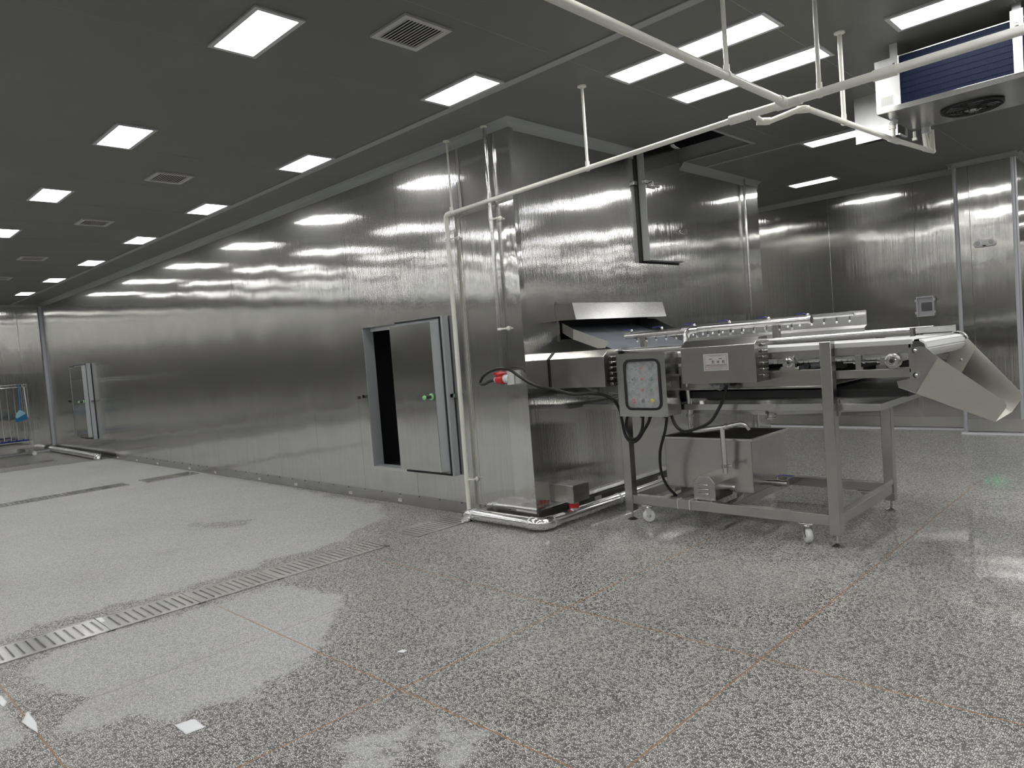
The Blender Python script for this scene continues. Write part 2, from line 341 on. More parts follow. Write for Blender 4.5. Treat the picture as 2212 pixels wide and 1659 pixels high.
def floor_mesh():
    xs = np.unique(np.round(np.concatenate([np.arange(XL, -13, 0.2), np.arange(-13, 4.5, 0.07), np.arange(4.5, XR+0.3, 0.3)]), 4))
    ys = np.unique(np.round(np.concatenate([np.arange(YF, -5.5, 0.4), np.arange(-5.5, 0.2, 0.06), np.arange(0.2, YR+0.1, 0.2)]), 4))
    X, Y = np.meshgrid(xs, ys, indexing='ij'); nx, ny = X.shape
    V = np.stack([X.ravel(), Y.ravel(), np.zeros(X.size)], 1)
    idx = np.arange(nx*ny).reshape(nx, ny)
    F = np.stack([idx[:-1, :-1].ravel(), idx[1:, :-1].ravel(), idx[1:, 1:].ravel(), idx[:-1, 1:].ravel()], 1)
    me = bpy.data.meshes.new('floor'); me.from_pydata(V.tolist(), [], F.tolist())
    px, py = V[:, 0], V[:, 1]; wet = np.full(px.shape, 1.25)
    def st(poly, soft, depth=1.0):
        d = inside_dist(px, py, poly); return np.clip(0.5-d/soft*0.5, 0, 1) if depth == 1 else np.clip(1-(1-np.clip(0.5-d/soft*0.5, 0, 1))*depth, 0, 1)
    lo = lambda a, soft: np.clip(0.5-a/(2*soft), -0.25, 1.25)
    for poly, soft in ((dry1, 0.22), (dry2, 0.20), (dry3, 0.16)): wet = np.minimum(wet, lo(inside_dist(px, py, poly), soft))
    wet = np.minimum(wet, np.maximum(lo(inside_dist(px, py, pale), 0.3), 0.50))
    sp = lo(-inside_dist(px, py, wet_spot), 0.3); wet = np.maximum(wet, np.clip(sp, 0, 0.72))
    film = np.maximum(np.clip((py+1.5)/1.6, 0, 1)*np.clip((px+1.2)/1.5, 0, 1), np.clip((-10.8-px)/0.8, 0, 1))
    film = np.maximum(film, 0.6*np.clip((px-1.2)/1.2, 0, 1)*np.clip((py+2.3)/1.2, 0, 1))
    af = me.attributes.new('film', 'FLOAT', 'POINT'); af.data.foreach_set('value', film.astype(np.float32))
    a = me.attributes.new('wet', 'FLOAT', 'POINT'); a.data.foreach_set('value', wet.astype(np.float32))
    me.materials.append(M['terrazzo']); o = bpy.data.objects.new('floor', me); COL.objects.link(o); WL['floor'] = Vector((0,0,0))
    o['kind'] = 'structure'; return o
floor = floor_mesh()
for x in (0.245, 1.457, 2.665, 3.87):
    q = MB().box(x-0.003, x+0.003, -5.5, 3.0 if x > 2 else 0.4, -0.001, 0.0006)
    obj('brass_strip', q, 'brassd' if x < 1 else 'brass', floor)
for y in (-3.82, -2.585, -1.357, -0.13):
    q = MB().box(-0.55, 5.5, y-0.003, y+0.003, -0.001, 0.0006)
    obj('brass_strip', q, 'brassd' if y > -0.5 else 'brass', floor)

# ------------------------------------------------------------------ ceiling of individual coated panels
ceiling = obj('ceiling', MB().box(XL, XR, YF, YR, H+0.0008, H+0.1), 'seam', kind='structure', origin=(0,0,H))
ceiling.modifiers.clear()
xk = [-0.022+1.137*k for k in range(-14, 9)]
xk = [XL]+[x for x in xk if XL+0.1 < x < XR-0.1]+[XR]
HOLE = (0.0, 0.87, 1.86, 2.77)
gap = 0.0022
for i in range(len(xk)-1):
    for (a, b_) in ((YF, -0.62), (-0.55, 3.2), (3.235, YB)):
        x0, x1 = xk[i]+gap, xk[i+1]-gap
        q = MB()
        if a == -0.55 and x0 < 0.5 < x1:
            q.box(x0, x1, a, HOLE[2], H, H+0.0008); q.box(x0, x1, HOLE[3], b_, H, H+0.0008); q.box(HOLE[1], x1, HOLE[2], HOLE[3], H, H+0.0008)
        elif b_ == 3.2 and x1 < 0.02: q.box(x0, x1, a, b_, H, H+0.0008)
        else: q.box(x0, x1, a, b_, H, H+0.0008)
        obj('ceiling_panel', q, 'ceil', ceiling, smooth=False)
    if xk[i+1] > 2.5: obj('ceiling_panel', MB().box(xk[i]+gap, xk[i+1]-gap, YB, YR, H, H+0.0008), 'ceil', ceiling, smooth=False)
# raised recess above the hatch: cut through the backing slab
bm_c = ceiling.data
def rebuild_ceiling():
    q = MB(); x0, x1, y0, y1 = HOLE
    q.box(XL, x0, YF, YR, H+0.0008, H+0.1); q.box(x1, XR, YF, YR, H+0.0008, H+0.1)
    q.box(x0, x1, YF, y0, H+0.0008, H+0.1); q.box(x0, x1, y1, YR, H+0.0008, H+0.1)
    me = bpy.data.meshes.new('ceiling'); me.from_pydata([(p[0], p[1], p[2]-H) for p in q.v], [], q.f); me.materials.append(M['seam']); ceiling.data = me
rebuild_ceiling()
q = MB(); x0, x1, y0, y1 = HOLE
q.box(x1, x1+0.01, y0, y1, H, H+0.6); q.box(x0, x1, y0-0.01, y0, H, H+0.6); q.box(x0, x1, y1, y1+0.01, H, H+0.6); q.box(x0-0.01, x1+0.01, y0-0.01, y1+0.01, H+0.6, H+0.62); q.box(x0-0.01, x0, y0, y1, H+0.1, H+0.6)
obj('recess_lining', q, 'dark', ceiling)
q = MB().box(x0, x1, y1-0.006, y1, H-0.004, H+0.16).box(x0, x1, y1-0.03, y1, H-0.006, H+0.001)
obj('recess_cove', q, 'trim', ceiling)
obj('recess_edge', MB().box(x1-0.004, x1+0.028, y0, y1+0.02, H-0.006, H+0.001), 'trim', ceiling)
obj('trim_1', MB().box(XL, XR, -0.622, -0.548, H-0.008, H+0.012), 'trim', kind='structure')
obj('trim_2', MB().box(0.09, 1.16, 3.198, 3.237, H-0.007, H+0.012), 'trim', kind='structure')
obj('trim_3', MB().box(1.16, XR, 3.198, 3.237, H-0.007, H+0.012), 'trim', kind='structure')

# ------------------------------------------------------------------ ceiling lights
def lamp_proto(name, lx, ly, label, group, loc):
    t_ = thing(name, loc, label, 'ceiling light', group)
    x, y, z = loc; fr = 0.028; q = MB()
    q.box(x-lx/2, x+lx/2, y-ly/2, y-ly/2+fr, z-0.012, z); q.box(x-lx/2, x+lx/2, y+ly/2-fr, y+ly/2, z-0.012, z)
    q.box(x-lx/2, x-lx/2+fr, y-ly/2+fr, y+ly/2-fr, z-0.012, z); q.box(x+lx/2-fr, x+lx/2, y-ly/2+fr, y+ly/2-fr, z-0.012, z)
    obj('light_frame', q, 'frame', t_)
    obj('diffuser', MB().box(x-lx/2+fr, x+lx/2-fr, y-ly/2+fr, y+ly/2-fr, z-0.006, z-0.001), 'lamp', t_)
    return t_
ORD = ['first', 'second', 'third', 'fourth', 'fifth', 'sixth', 'seventh']
G1 = 'square ceiling lights in the row beside the long ceiling strip'; G2 = 'square ceiling lights in the row left of the round-edged vents'
p0 = None
for r, (yy, nm) in enumerate(((-0.782, 'beside the ceiling strip'), (-2.39, 'in the row left of the vents'))):
    for k in range(7):
        lab = f'{ORD[k]} ceiling light from the front {nm}, square glowing panel'
        if r == 0 and k == 0: lab = 'nearest ceiling light touching the ceiling strip, bright square panel above ribbed wall'
        if r == 1 and k == 0: lab = 'large bright ceiling light at the top left, left of the biggest vent'
        loc = (0.295-2.27*k, yy, H)
        vis = not (r == 1 and k > 3)
        if p0 is None: p0 = lamp_proto('ceiling_light', 0.615, 0.30, lab, G1, loc)
        elif vis: dup(p0, loc, lab, (G1, G2)[r])
        else: dup(p0, loc, 'square ceiling light outside the picture at the far left', 'ceiling lights outside the picture')
out_rows = [(-4.0, range(-3, 7)), (-5.62, range(-3, 7)), (-7.24, range(-3, 7)), (-8.86, range(-3, 7)), (-10.48, range(-3, 7)), (-12.1, range(-3, 7)), (-0.782, range(-3, 0)), (-2.39, range(-3, 0))]
for yy, ks in out_rows:
    for k in ks:
        if k == -1 and yy == -0.782: continue
        dup(p0, (0.295-2.27*k, yy, H), 'square ceiling light panel outside the picture, over the viewer side of the hall', 'ceiling lights outside the picture')
G3 = 'long ceiling lights over the glazing machine end of the hall'
pl = lamp_proto('ceiling_light', 1.21, 0.30, 'long ceiling light behind the thick white pipe, left one of the close pair', G3, (1.713, 0.045, H))
dup(pl, (1.733, 0.857, H), 'long ceiling light nearer the pipe junction, right one of the close pair')
dup(pl, (3.37, 0.824, H), 'long ceiling light cut off by the top right corner of the picture')
dup(pl, (1.775, 3.40, H), 'long ceiling light half hidden behind the galvanised box by the air cooler')
dup(p0, (0.455, 5.43, H), 'small far ceiling light above the rear stainless wall', G3)
for (x, y) in ((4.2, 3.4), (6.6, 0.82), (6.6, 3.4), (4.2, -0.7), (3.8, 6.0), (6.4, 6.0), (3.8, 8.3), (6.4, 8.3), (3.8, 10.6), (6.4, 10.6), (3.8, 12.9), (6.4, 12.9), (3.8, 15.2), (6.4, 15.2), (-2.1, 5.43), (-4.6, 5.43), (-7.1, 5.43)):  # rear-aisle lights are unseen, added to lighten the back wall's reflections
    dup(pl, (x, y, H), 'unseen long ceiling light outside the picture', 'ceiling lights outside the picture')

# ------------------------------------------------------------------ ceiling vents
def vent(loc, label, proto=[None]):
    if proto[0] is None:
        t_ = thing('ceiling_vent', loc, label, 'vent', 'square white ceiling vents in a line')
        x, y, z = loc; s = 0.175; f = 0.035; q = MB()
        q.box(x-s, x+s, y-s, y-s+f, z-0.014, z); q.box(x-s, x+s, y+s-f, y+s, z-0.014, z); q.box(x-s, x-s+f, y-s+f, y+s-f, z-0.014, z); q.box(x+s-f, x+s, y-s+f, y+s-f, z-0.014, z)
        obj('vent_frame', q, 'vent', t_)
        obj('vent_backing', MB().box(x-s+f, x+s-f, y-s+f, y+s-f, z-0.002, z-0.0005), 'dark', t_)
        n = 12; st = (2*s-2*f)/n
        for i in range(n):
            yy = y-s+f+st*(i+0.5)
            obj('vent_slat', MB().plate([(x-s+f, yy-0.0075, z-0.012), (x+s-f, yy-0.0075, z-0.012), (x+s-f, yy+0.0075, z-0.006), (x-s+f, yy+0.0075, z-0.006)], 0.003), 'vent', t_)
        proto[0] = t_; return
    dup(proto[0], loc, label)
vent((0.83, -1.665, H), 'largest, nearest square white ceiling vent between two bright lights')
vent((-3.055, -1.65, H), 'second white ceiling vent, in the middle of the left ceiling')
vent((-5.49, -1.64, H), 'third white ceiling vent further down the hall')
vent((-8.51, -1.655, H), 'farthest small white ceiling vent at the left edge')
vent((-10.9, -1.65, H), 'tiny ceiling vent cut by the left picture edge')

# ------------------------------------------------------------------ walls of the hall
def sheet_panel(u0, u1, z0, z1, face, axis, name, parent, sgn=1, mat='sheet', th=0.008):
    q = MB()
    if axis == 1: q.box(u0, u1, face, face+sgn*th, z0, z1)
    else: q.box(face, face+sgn*th, u0, u1, z0, z1)
    return obj(name, q, mat, parent, bevel=0.0015)
wall_back = obj('wall_back', MB().box(XL, 1.95, YB+0.008, YB+0.15, 0, H), 'seam', kind='structure')
for k in range(-14, 8):
    a = 0.207+1.143*k; b_ = a+1.143
    a, b_ = max(a, XL), min(b_, XR)
    if b_-a > 0.2 and b_ > -1.5 and a < 1.9:
        b_ = min(b_, 1.95); sheet_panel(a+0.002, b_-0.002, 0.18, H, YB, 1, 'wall_panel', wall_back)
obj('wall_bumper', MB().box(-1.5, 1.885, YB-0.012, YB+0.008, 0.04, 0.185), 'cover', wall_back)
def cove_x(x0, x1, y, z, r, mat, name, kind='structure', down=True, parent=None):
    """quarter-round cove along x, against a wall facing -y; down=True under the ceiling"""
    n = 6; s = -1 if down else 1
    prof = [(y, z), (y-r, z)]+[(y-r+r*math.sin(a*math.pi/2/n), z+s*(r-r*math.cos(a*math.pi/2/n))) for a in range(1, n)]+[(y, z+s*r)]
    return obj(name, MB().prism(prof, 0, x0, x1), mat, parent, kind=kind)
def cove_y(y0, y1, x, z, r, mat, name, sgn=1, kind='structure', down=True, parent=None):
    n = 6; s = -1 if down else 1
    prof = [(x, z), (x+sgn*r, z)]+[(x+sgn*(r-r*math.sin(a*math.pi/2/n)), z+s*(r-r*math.cos(a*math.pi/2/n))) for a in range(1, n)]+[(x, z+s*r)]
    return obj(name, MB().prism(prof, 1, y0, y1), mat, parent, kind=kind)
cove_x(-1.5, 1.88, YB, H, 0.07, 'trim', 'trim_4')
cove_x(-1.5, 1.88, YB, 0.0, 0.03, 'frame', 'baseboard_back', down=False)
# column box in the right corner
pil = obj('wall_column', MB().box(1.905, 2.57, 6.268, YR, 0, H), 'seam', kind='structure')
sheet_panel(1.955, 2.076, 0.18, H, 6.26, 1, 'wall_panel', pil); sheet_panel(2.08, 2.53, 0.18, H, 6.26, 1, 'wall_panel', pil)
q = MB().box(1.897, 1.905, 6.30, YB, 0.02, H); obj('wall_panel', q, 'sheet', pil)
q = MB().box(2.57, 2.578, 6.30, YR, 0.02, H); obj('wall_panel', q, 'sheet', pil)
obj('wall_bumper', MB().box(1.95, 2.56, 6.245, 6.262, 0.04, 0.20), 'cover', pil)
def corner_round(x, y, sx, name):
    n = 8; r = 0.055; pts = [(x, y)]
    for a in range(n+1):
        an = a*math.pi/2/n; pts.append((x+sx*(-r*math.sin(an)) , y-r*math.cos(an)))
    return obj(name, MB().prism(pts, 2, 0.0, H-0.05), 'trimw', kind='structure')
corner_round(1.950, 6.312, 1, 'trim_5'); corner_round(2.528, 6.312, -1, 'trim_6')
cove_x(1.86, 2.61, 6.258, H, 0.06, 'trim', 'trim_7'); cove_y(6.2, YB, 1.897, H, 0.05, 'trim', 'trim_8', -1)
cove_x(1.88, 2.60, 6.25, 0.0, 0.03, 'frame', 'baseboard_column', down=False)
cove_y(6.3, YR, 2.578, H, 0.06, 'trim', 'trim_9'); cove_y(6.3, YR, 2.578, 0.0, 0.03, 'frame', 'baseboard_right_back', down=False)
wall_far = obj('wall_far', MB().box(2.57, XR, YR, YR+0.15, 0, H), 'sheet', kind='structure')
# left end wall
wall_left = obj('wall_left', MB().box(XL-0.15, XL-0.008, YF, YB, 0, H), 'seam', kind='structure')
for k in range(13):
    b_ = -0.50-1.143*k; a = b_-1.143
    if k == 0: sheet_panel(-0.498, 0.1, 0.12, H, XL, 0, 'wall_panel', wall_left, -1)
    sheet_panel(max(a, YF)+0.002, b_-0.002, 0.12, H, XL, 0, 'wall_panel', wall_left, -1)
    if a < YF: break
cove_y(YF, -0.06, XL, 0.0, 0.05, 'trimw', 'baseboard_left', down=False); cove_y(YF, 0, XL, H, 0.06, 'trim', 'trim_10')
obj('wall_bumper', MB().box(XL-0.004, XL+0.012, -6, -0.1, 0.04, 0.2), 'cover', wall_left)
# walls behind the viewer, plain steel panels
wall_front = obj('wall_front', MB().box(XL, XR, YF-0.15, YF, 0, H), 'sheet', kind='structure')
wall_right = obj('wall_right', MB().box(XR, XR+0.15, YF, YR, 0, H), 'sheet', kind='structure')

# ------------------------------------------------------------------ tunnel freezer
fz = thing('tunnel_freezer', (-7.7, 2.3, 0), 'huge stainless freezer enclosure with fine vertical ribs, filling the middle of the hall', 'freezer')
def ribbed(u0, u1, z0, z1, axis, name, hole=None, amp=0.00024, pitch=0.0187, seg=6, mat='rib', face=0.0, sgn=-1, parent=fz):
    """a ribbed sheet: u runs along x (axis 1, facing -y) or along y (axis 0, facing +x)"""
    n = max(1, int(round((u1-u0)/pitch)))*seg; q = MB(); g_ = 0.0013
    us = [u0+g_+(u1-u0-2*g_)*i/n for i in range(n+1)]
    hs = [amp*math.sin(2*math.pi*i/seg) for i in range(n+1)]
    if hole: us = [u if min(abs(u-hole[0]), abs(u-hole[1])) > (u1-u0)/n*0.51 else (hole[0] if abs(u-hole[0]) < abs(u-hole[1]) else hole[1]) for u in us]
    def P(u, h, z): return (u, face+sgn*h, z) if axis == 1 else (face+sgn*h, u, z)
    def strip(i0, i1, za, zb):
        o = len(q.v)
        for i in range(i0, i1+1): q.v.append(P(us[i], hs[i], za)); q.v.append(P(us[i], hs[i], zb))
        for i in range(i1-i0):
            a = o+2*i; f = (a, a+2, a+3, a+1); q.f.append(f if (axis == 1) else f)
        for i in (i0, i1):
            o2 = len(q.v); q.v += [P(us[i], hs[i], za), P(us[i], hs[i], zb), P(us[i], -0.01, zb), P(us[i], -0.01, za)]; q.f.append((o2, o2+1, o2+2, o2+3))
    if hole:
        ia = min(range(n+1), key=lambda i: abs(us[i]-hole[0])); ib = min(range(n+1), key=lambda i: abs(us[i]-hole[1]))
        if ia > 0: strip(0, ia, z0, z1)
        if ib < n: strip(ib, n, z0, z1)
        if hole[2] > z0: strip(ia, ib, z0, hole[2])
        if hole[3] < z1: strip(ia, ib, hole[3], z1)
    else: strip(0, n, z0, z1)
    return obj(name, q, mat, parent)
ZB = 0.128
full = None
xs_ = [-0.69-0.957*k for k in range(16)]
for i in range(len(xs_)):
    b_ = xs_[i]; a = b_-0.957
    if a < -15.0: a = -15.69
    if i == 1: ribbed(a, b_, ZB, H, 1, 'wall_panel', (-2.40, -1.705, 0.39, 1.915))
    elif i == 13: ribbed(a, b_, ZB, H, 1, 'wall_panel', (-13.85, -13.15, 0.38, 1.94))
    elif full is None: full = ribbed(a, b_, ZB, H, 1, 'wall_panel')
    elif i == 15: ribbed(a, b_, ZB, H, 1, 'wall_panel')
    else:
        c = full.copy(); COL.objects.link(c); c.parent = fz; c.location = full.location+Vector((-0.957*(i if i else 0), 0, 0))
ribbed(-0.69, -0.245, ZB, H, 1, 'wall_panel', amp=0.00014)
obj('corner_cover', MB().prism([(-0.245, 0.004), (-0.245, -0.003), (0.003, -0.003), (0.003, 0.06), (-0.001, 0.06), (-0.001, 0.002)], 2, ZB-0.02, H), 'cover', fz)
OP = (0.475, 1.92, 1.61, 1.785)
def endp(a, b_, hole=None): return ribbed(a, b_, ZB, H, 0, 'wall_panel', hole, sgn=1)
endp(0.06, 0.80, (0.475, 0.80, OP[2], OP[3])); endp(0.80, 1.775, (0.80, 1.775, OP[2], OP[3])); endp(1.775, 2.62, (1.775, 1.92, OP[2], OP[3]))
endp(2.62, 3.75); endp(3.75, 4.31)
obj('corner_cover', MB().prism([(-0.05, 4.7), (0.004, 4.7), (0.004, 4.312), (-0.006, 4.312), (-0.006, 4.69)], 2, ZB-0.02, H), 'cover', fz)
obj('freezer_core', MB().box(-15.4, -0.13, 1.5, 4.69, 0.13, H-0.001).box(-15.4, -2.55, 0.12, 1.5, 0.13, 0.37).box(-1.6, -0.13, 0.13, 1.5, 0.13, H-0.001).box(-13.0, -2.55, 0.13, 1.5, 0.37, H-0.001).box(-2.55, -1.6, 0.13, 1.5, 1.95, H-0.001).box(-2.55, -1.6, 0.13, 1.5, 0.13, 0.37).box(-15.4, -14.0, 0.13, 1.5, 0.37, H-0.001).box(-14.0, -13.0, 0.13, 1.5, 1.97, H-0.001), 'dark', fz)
obj('rear_sheet', MB().box(-15.4, -0.001, 4.691, 4.70, 0.0, H), 'sheet', fz)
# painted shadow strip, skirt, screws and slots
obj('skirt', MB().box(-15.69, 0.0, 0.022, 0.03, 0.0, 0.14).box(-0.03, -0.022, 0.03, 4.69, 0.0, 0.14), 'steel', fz)
obj('base_channel', MB().box(-0.004, 0.010, 0.55, 4.68, 0.135, 0.165), 'tube', fz)
obj('skirt_shadow_strip', MB().box(-0.012, 0.0, 0.2, 4.68, 0.118, 0.128), 'black', fz)  # black strip paints the shade under the wall's lower edge
slot = None
for x in (-2.0, -2.95, -4.22, -5.22, -6.66, -7.65, -9.06, -10.11, -11.2, -12.3):
    q = MB().box(x-0.032, x+0.032, 0.014, 0.022, 0.028, 0.033).box(x-0.032, x+0.032, 0.014, 0.022, 0.052, 0.057).box(x-0.032, x-0.026, 0.014, 0.022, 0.033, 0.052).box(x+0.026, x+0.032, 0.014, 0.022, 0.033, 0.052).box(x-0.02, x+0.026, 0.016, 0.022, 0.035, 0.042)
    obj('skirt_vent', q, 'white', fz)
for y in (0.9, 2.0, 3.2):
    obj('skirt_vent', MB().box(-0.022, -0.012, y-0.045, y+0.045, 0.055, 0.085), 'white', fz)
q = MB()
for i in range(44): q.cyl((-0.35-0.33*i, 0.024, 0.108), (-0.35-0.33*i, 0.017, 0.108), 0.005, 8)
for i in range(9): q.cyl((-0.024, 0.4+0.47*i, 0.10), (-0.017, 0.4+0.47*i, 0.10), 0.006, 8)
obj('skirt_screws', q, 'black', fz, kind='stuff')
# ceiling cove round the freezer
def cove_mitred(parent):
    r_ = 0.078; n = 7
    prof = [(0, 0), (r_, 0)]+[(r_-r_*math.sin(a*math.pi/2/n), -(r_-r_*math.cos(a*math.pi/2/n))) for a in range(1, n)]+[(0, -r_)]
    k = len(prof); q = MB(); vs = []
    for (d, z) in prof: vs.append((-15.69, -d, H+z))
    for (d, z) in prof: vs.append((d, -d, H+z))
    for (d, z) in prof: vs.append((d, 1.86, H+z))
    fs = [tuple(range(k)), tuple(range(2*k, 3*k))[::-1]]
    for sct in (0, k):
        for i in range(k): fs.append((sct+i, sct+k+i, sct+k+(i+1)%k, sct+(i+1)%k))
    q.add(vs, fs); return obj('ceiling_cove', q, 'trim', parent)
cove_mitred(fz)
cove_y(2.77, 4.72, 0.0, H, 0.078, 'trim', 'ceiling_cove', kind=None, parent=fz)
obj('cove_return', MB().box(-0.01, 0.0, 1.86, 2.77, H, H+0.58), 'steel', fz)
n = 6; q = MB().prism([(0.0, H+0.16), (0.012, H+0.13), (0.012, H-0.02), (0.035, H-0.06), (0.078, H-0.004), (0.03, H+0.02)], 1, 2.74, 2.775)
obj('cove_corner', q, 'trim', fz)
# rounded pale corner post at the far end
obj('trim_11', MB().cyl((-15.65, -0.02, 0.12), (-15.65, -0.02, H-0.05), 0.045, 16), 'trimw', kind='structure')
# vertical chrome conduit on the end wall
cd = obj('wall_conduit', MB().cyl((0.035, 4.27, 0.1), (0.035, 4.27, H), 0.016, 12), 'chrome', label='thin polished vertical tube at the right edge of the ribbed end wall', cat='pipe')
for z in (1.9, 0.7): obj('pipe_clip', MB().box(0.0, 0.03, 4.25, 4.32, z-0.008, z+0.008), 'chrome', cd)

# --- side service doors (opening, jamb, folded-back slab)
def service_door(x0, x1, z0, z1, name, label, slx0, slx1, full_detail=True):
    t_ = thing(name, (x0, 0, z0), label, 'door', 'insulated service doors in the long ribbed wall')
    q = MB(); f = 0.028
    q.box(x0-f, x1+f, -0.006, 0.004, z1, z1+f); q.box(x0-f, x1+f, -0.006, 0.004, z0-f, z0); q.box(x0-f, x0, -0.006, 0.004, z0, z1); q.box(x1, x1+f, -0.006, 0.004, z0, z1)
    obj('door_frame', q, 'cover', t_)
    q = MB(); q.box(x0, x0+0.004, 0.0, 0.13, z0, z1); q.box(x1-0.004, x1, 0.0, 0.13, z0, z1); q.box(x0, x1, 0.0, 0.13, z0, z0+0.004); q.box(x0, x1, 0.0, 0.13, z1-0.004, z1)
    obj('door_jamb', q, 'jamb', t_)
    obj('jamb_strip', MB().box(x0+0.004, x1-0.004, 0.10, 0.125, z1-0.045, z1-0.006), 'white', t_)
    # slab: outer skin, gasket, insulated plug
    zz0, zz1 = z0-0.0, z1+0.0
    sl = obj('door_slab', MB().box(slx0, slx1, -0.085, -0.012, zz0-0.0, zz1+0.01), 'jamb', t_, bevel=0.002)
    gsk = MB(); y = -0.093
    gsk.box(slx0+0.006, slx1-0.028, y, -0.085, zz1-0.012, zz1+0.006); gsk.box(slx0+0.006, slx1-0.028, y, -0.085, zz0+0.004, zz0+0.022)
    gsk.box(slx1-0.046, slx1-0.028, y, -0.085, zz0+0.004, zz1+0.006)
    obj('door_gasket', gsk, 'black', sl)
    pl_ = obj('insulated_plug', MB().prism([(slx0+0.0, -0.085), (slx0-0.002, -0.155), (slx1-0.105, -0.155), (slx1-0.06, -0.085)], 2, zz0+0.045, zz1-0.04), 'jamb', t_, bevel=0.002)
    obj('plug_sheet', MB().box(slx0-0.003, slx1-0.102, -0.158, -0.154, zz0+0.043, zz1-0.038), 'sheet', pl_)
    hx, hz = slx1-0.16, (z0+z1)/2+0.01
    h = obj('release_knob', MB().lathe((hx, -0.158, hz), (0, -1, 0), [(0.030, 0), (0.034, 0.006), (0.028, 0.012)]).lathe((hx, -0.235, hz), (0, -1, 0), [(0.018, 0), (0.022, 0.008), (0.020, 0.02), (0.012, 0.026)]), 'knobg', t_)
    obj('knob_stem', MB().cyl((hx, -0.165, hz), (hx, -0.24, hz), 0.016, 12), 'black', h)
    k = obj('door_latch', MB().box(slx1-0.005, slx1+0.07, -0.06, -0.035, hz-0.016, hz+0.016).cyl((slx1+0.02, -0.06, hz), (slx1+0.02, -0.03, hz), 0.02, 12), 'chrome', t_)
    k2 = obj('latch_keeper', MB().box(x0-0.11, x0-0.045, -0.045, -0.004, hz-0.014, hz+0.012).box(x0-0.07, x0-0.03, -0.055, -0.03, hz-0.01, hz+0.022), 'chrome', t_)
    obj('keeper_tip', MB().box(x0-0.125, x0-0.10, -0.055, -0.02, hz-0.02, hz+0.01), 'black', k2)
    for z in (z0+0.25, z1-0.25): obj('door_hinge', MB().cyl((slx0-0.004, -0.02, z-0.06), (slx0-0.004, -0.02, z+0.06), 0.012, 10), 'chrome', t_)
    return t_
service_door(-2.40, -1.705, 0.39, 1.915, 'service_door', 'open insulated door in the ribbed wall, left of the white drain pipe, green release knob', -1.695, -0.955)
service_door(-13.85, -13.15, 0.38, 1.94, 'service_door', 'small distant open insulated door at the far end of the ribbed wall', -13.14, -12.23)
# things to be seen inside the near doorway
q = MB()
for i in range(5): q.box(-2.55, -1.6, 1.35, 1.37, 1.33+0.055*i, 1.345+0.055*i)
q.box(-2.4, -2.36, 0.5, 0.54, 0.4, 1.9); q.box(-1.75, -1.71, 0.5, 0.54, 0.4, 1.9)
obj('inner_rack', q, 'steel', fz)
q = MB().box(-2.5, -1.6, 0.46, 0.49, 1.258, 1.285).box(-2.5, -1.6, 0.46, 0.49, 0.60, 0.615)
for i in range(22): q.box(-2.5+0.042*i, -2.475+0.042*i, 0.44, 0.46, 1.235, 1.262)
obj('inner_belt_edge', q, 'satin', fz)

# --- discharge opening, hood and slide on the end wall
q = MB(); y0, y1, z0, z1 = OP
q.box(-0.13, 0.0, y0, y0+0.006, z0, z1); q.box(-0.13, 0.0, y1-0.006, y1, z0, z1); q.box(-0.13, 0.0, y0, y1, z0, z0+0.006); q.box(-0.14, -0.13, y0, y1, z0, z1)
obj('opening_lining', q, 'dark', fz)
q = MB().box(-0.002, 0.010, y0-0.012, y0+0.004, z0-0.01, z1).box(-0.002, 0.012, y0-0.012, y1+0.01, z0-0.018, z0)
obj('opening_edge', q, 'cover', fz)
ho = obj('outlet_hood', MB().plate([(0.19, 0.46, 1.927), (0.19, 1.93, 1.927), (0.222, 1.94, 1.776), (0.222, 0.46, 1.776)][::-1], 0.003)
         .plate([(0, 0.46, 1.935), (0, 1.94, 1.935), (0.19, 1.93, 1.927), (0.19, 0.46, 1.927)][::-1], 0.003), 'satin', fz)
obj('hood_cheek', MB().plate([(0, 0.458, 1.935), (0, 0.458, 1.782), (0.222, 0.458, 1.776), (0.19, 0.458, 1.927)], 0.003), 'tank', ho)
obj('hood_cheek', MB().plate([(0, 1.94, 1.935), (0.19, 1.935, 1.927), (0.222, 1.94, 1.776), (0, 1.94, 1.782)], 0.003), 'tank', ho)
obj('hood_flange', MB().box(0.001, 0.006, 0.445, 1.95, 1.93, 1.952).box(0.001, 0.006, 0.44, 0.46, 1.78, 1.95), 'cover', ho)
sl = obj('outlet_slide', MB().plate([(-0.1, 0.51, 1.735), (0.15, 0.51, 1.635), (0.15, 1.78, 1.635), (-0.1, 1.78, 1.735)][::-1], 0.004).plate([(0.15, 0.51, 1.635), (0.62, 0.51, 1.470), (0.62, 1.74, 1.470), (0.15, 1.78, 1.635)][::-1], 0.004), 'mat', fz)
obj('slide_cheek', MB().plate([(0.0, 0.50, 1.772), (0.0, 0.50, 1.68), (0.139, 0.50, 1.604), (0.142, 0.50, 1.697)], 0.003), 'steel', sl)
obj('slide_cheek', MB().plate([(0.139, 0.497, 1.604), (0.411, 0.497, 1.507), (0.49, 0.497, 1.507), (0.525, 0.497, 1.552), (0.515, 0.497, 1.563), (0.152, 0.497, 1.695)], 0.003), 'chute', sl)
obj('slide_cheek', MB().plate([(0.0, 1.785, 1.78), (0.18, 1.785, 1.76), (0.50, 1.765, 1.60), (0.62, 1.745, 1.50), (0.5, 1.765, 1.5), (0.0, 1.785, 1.66)][::-1], 0.004), 'steel', sl)
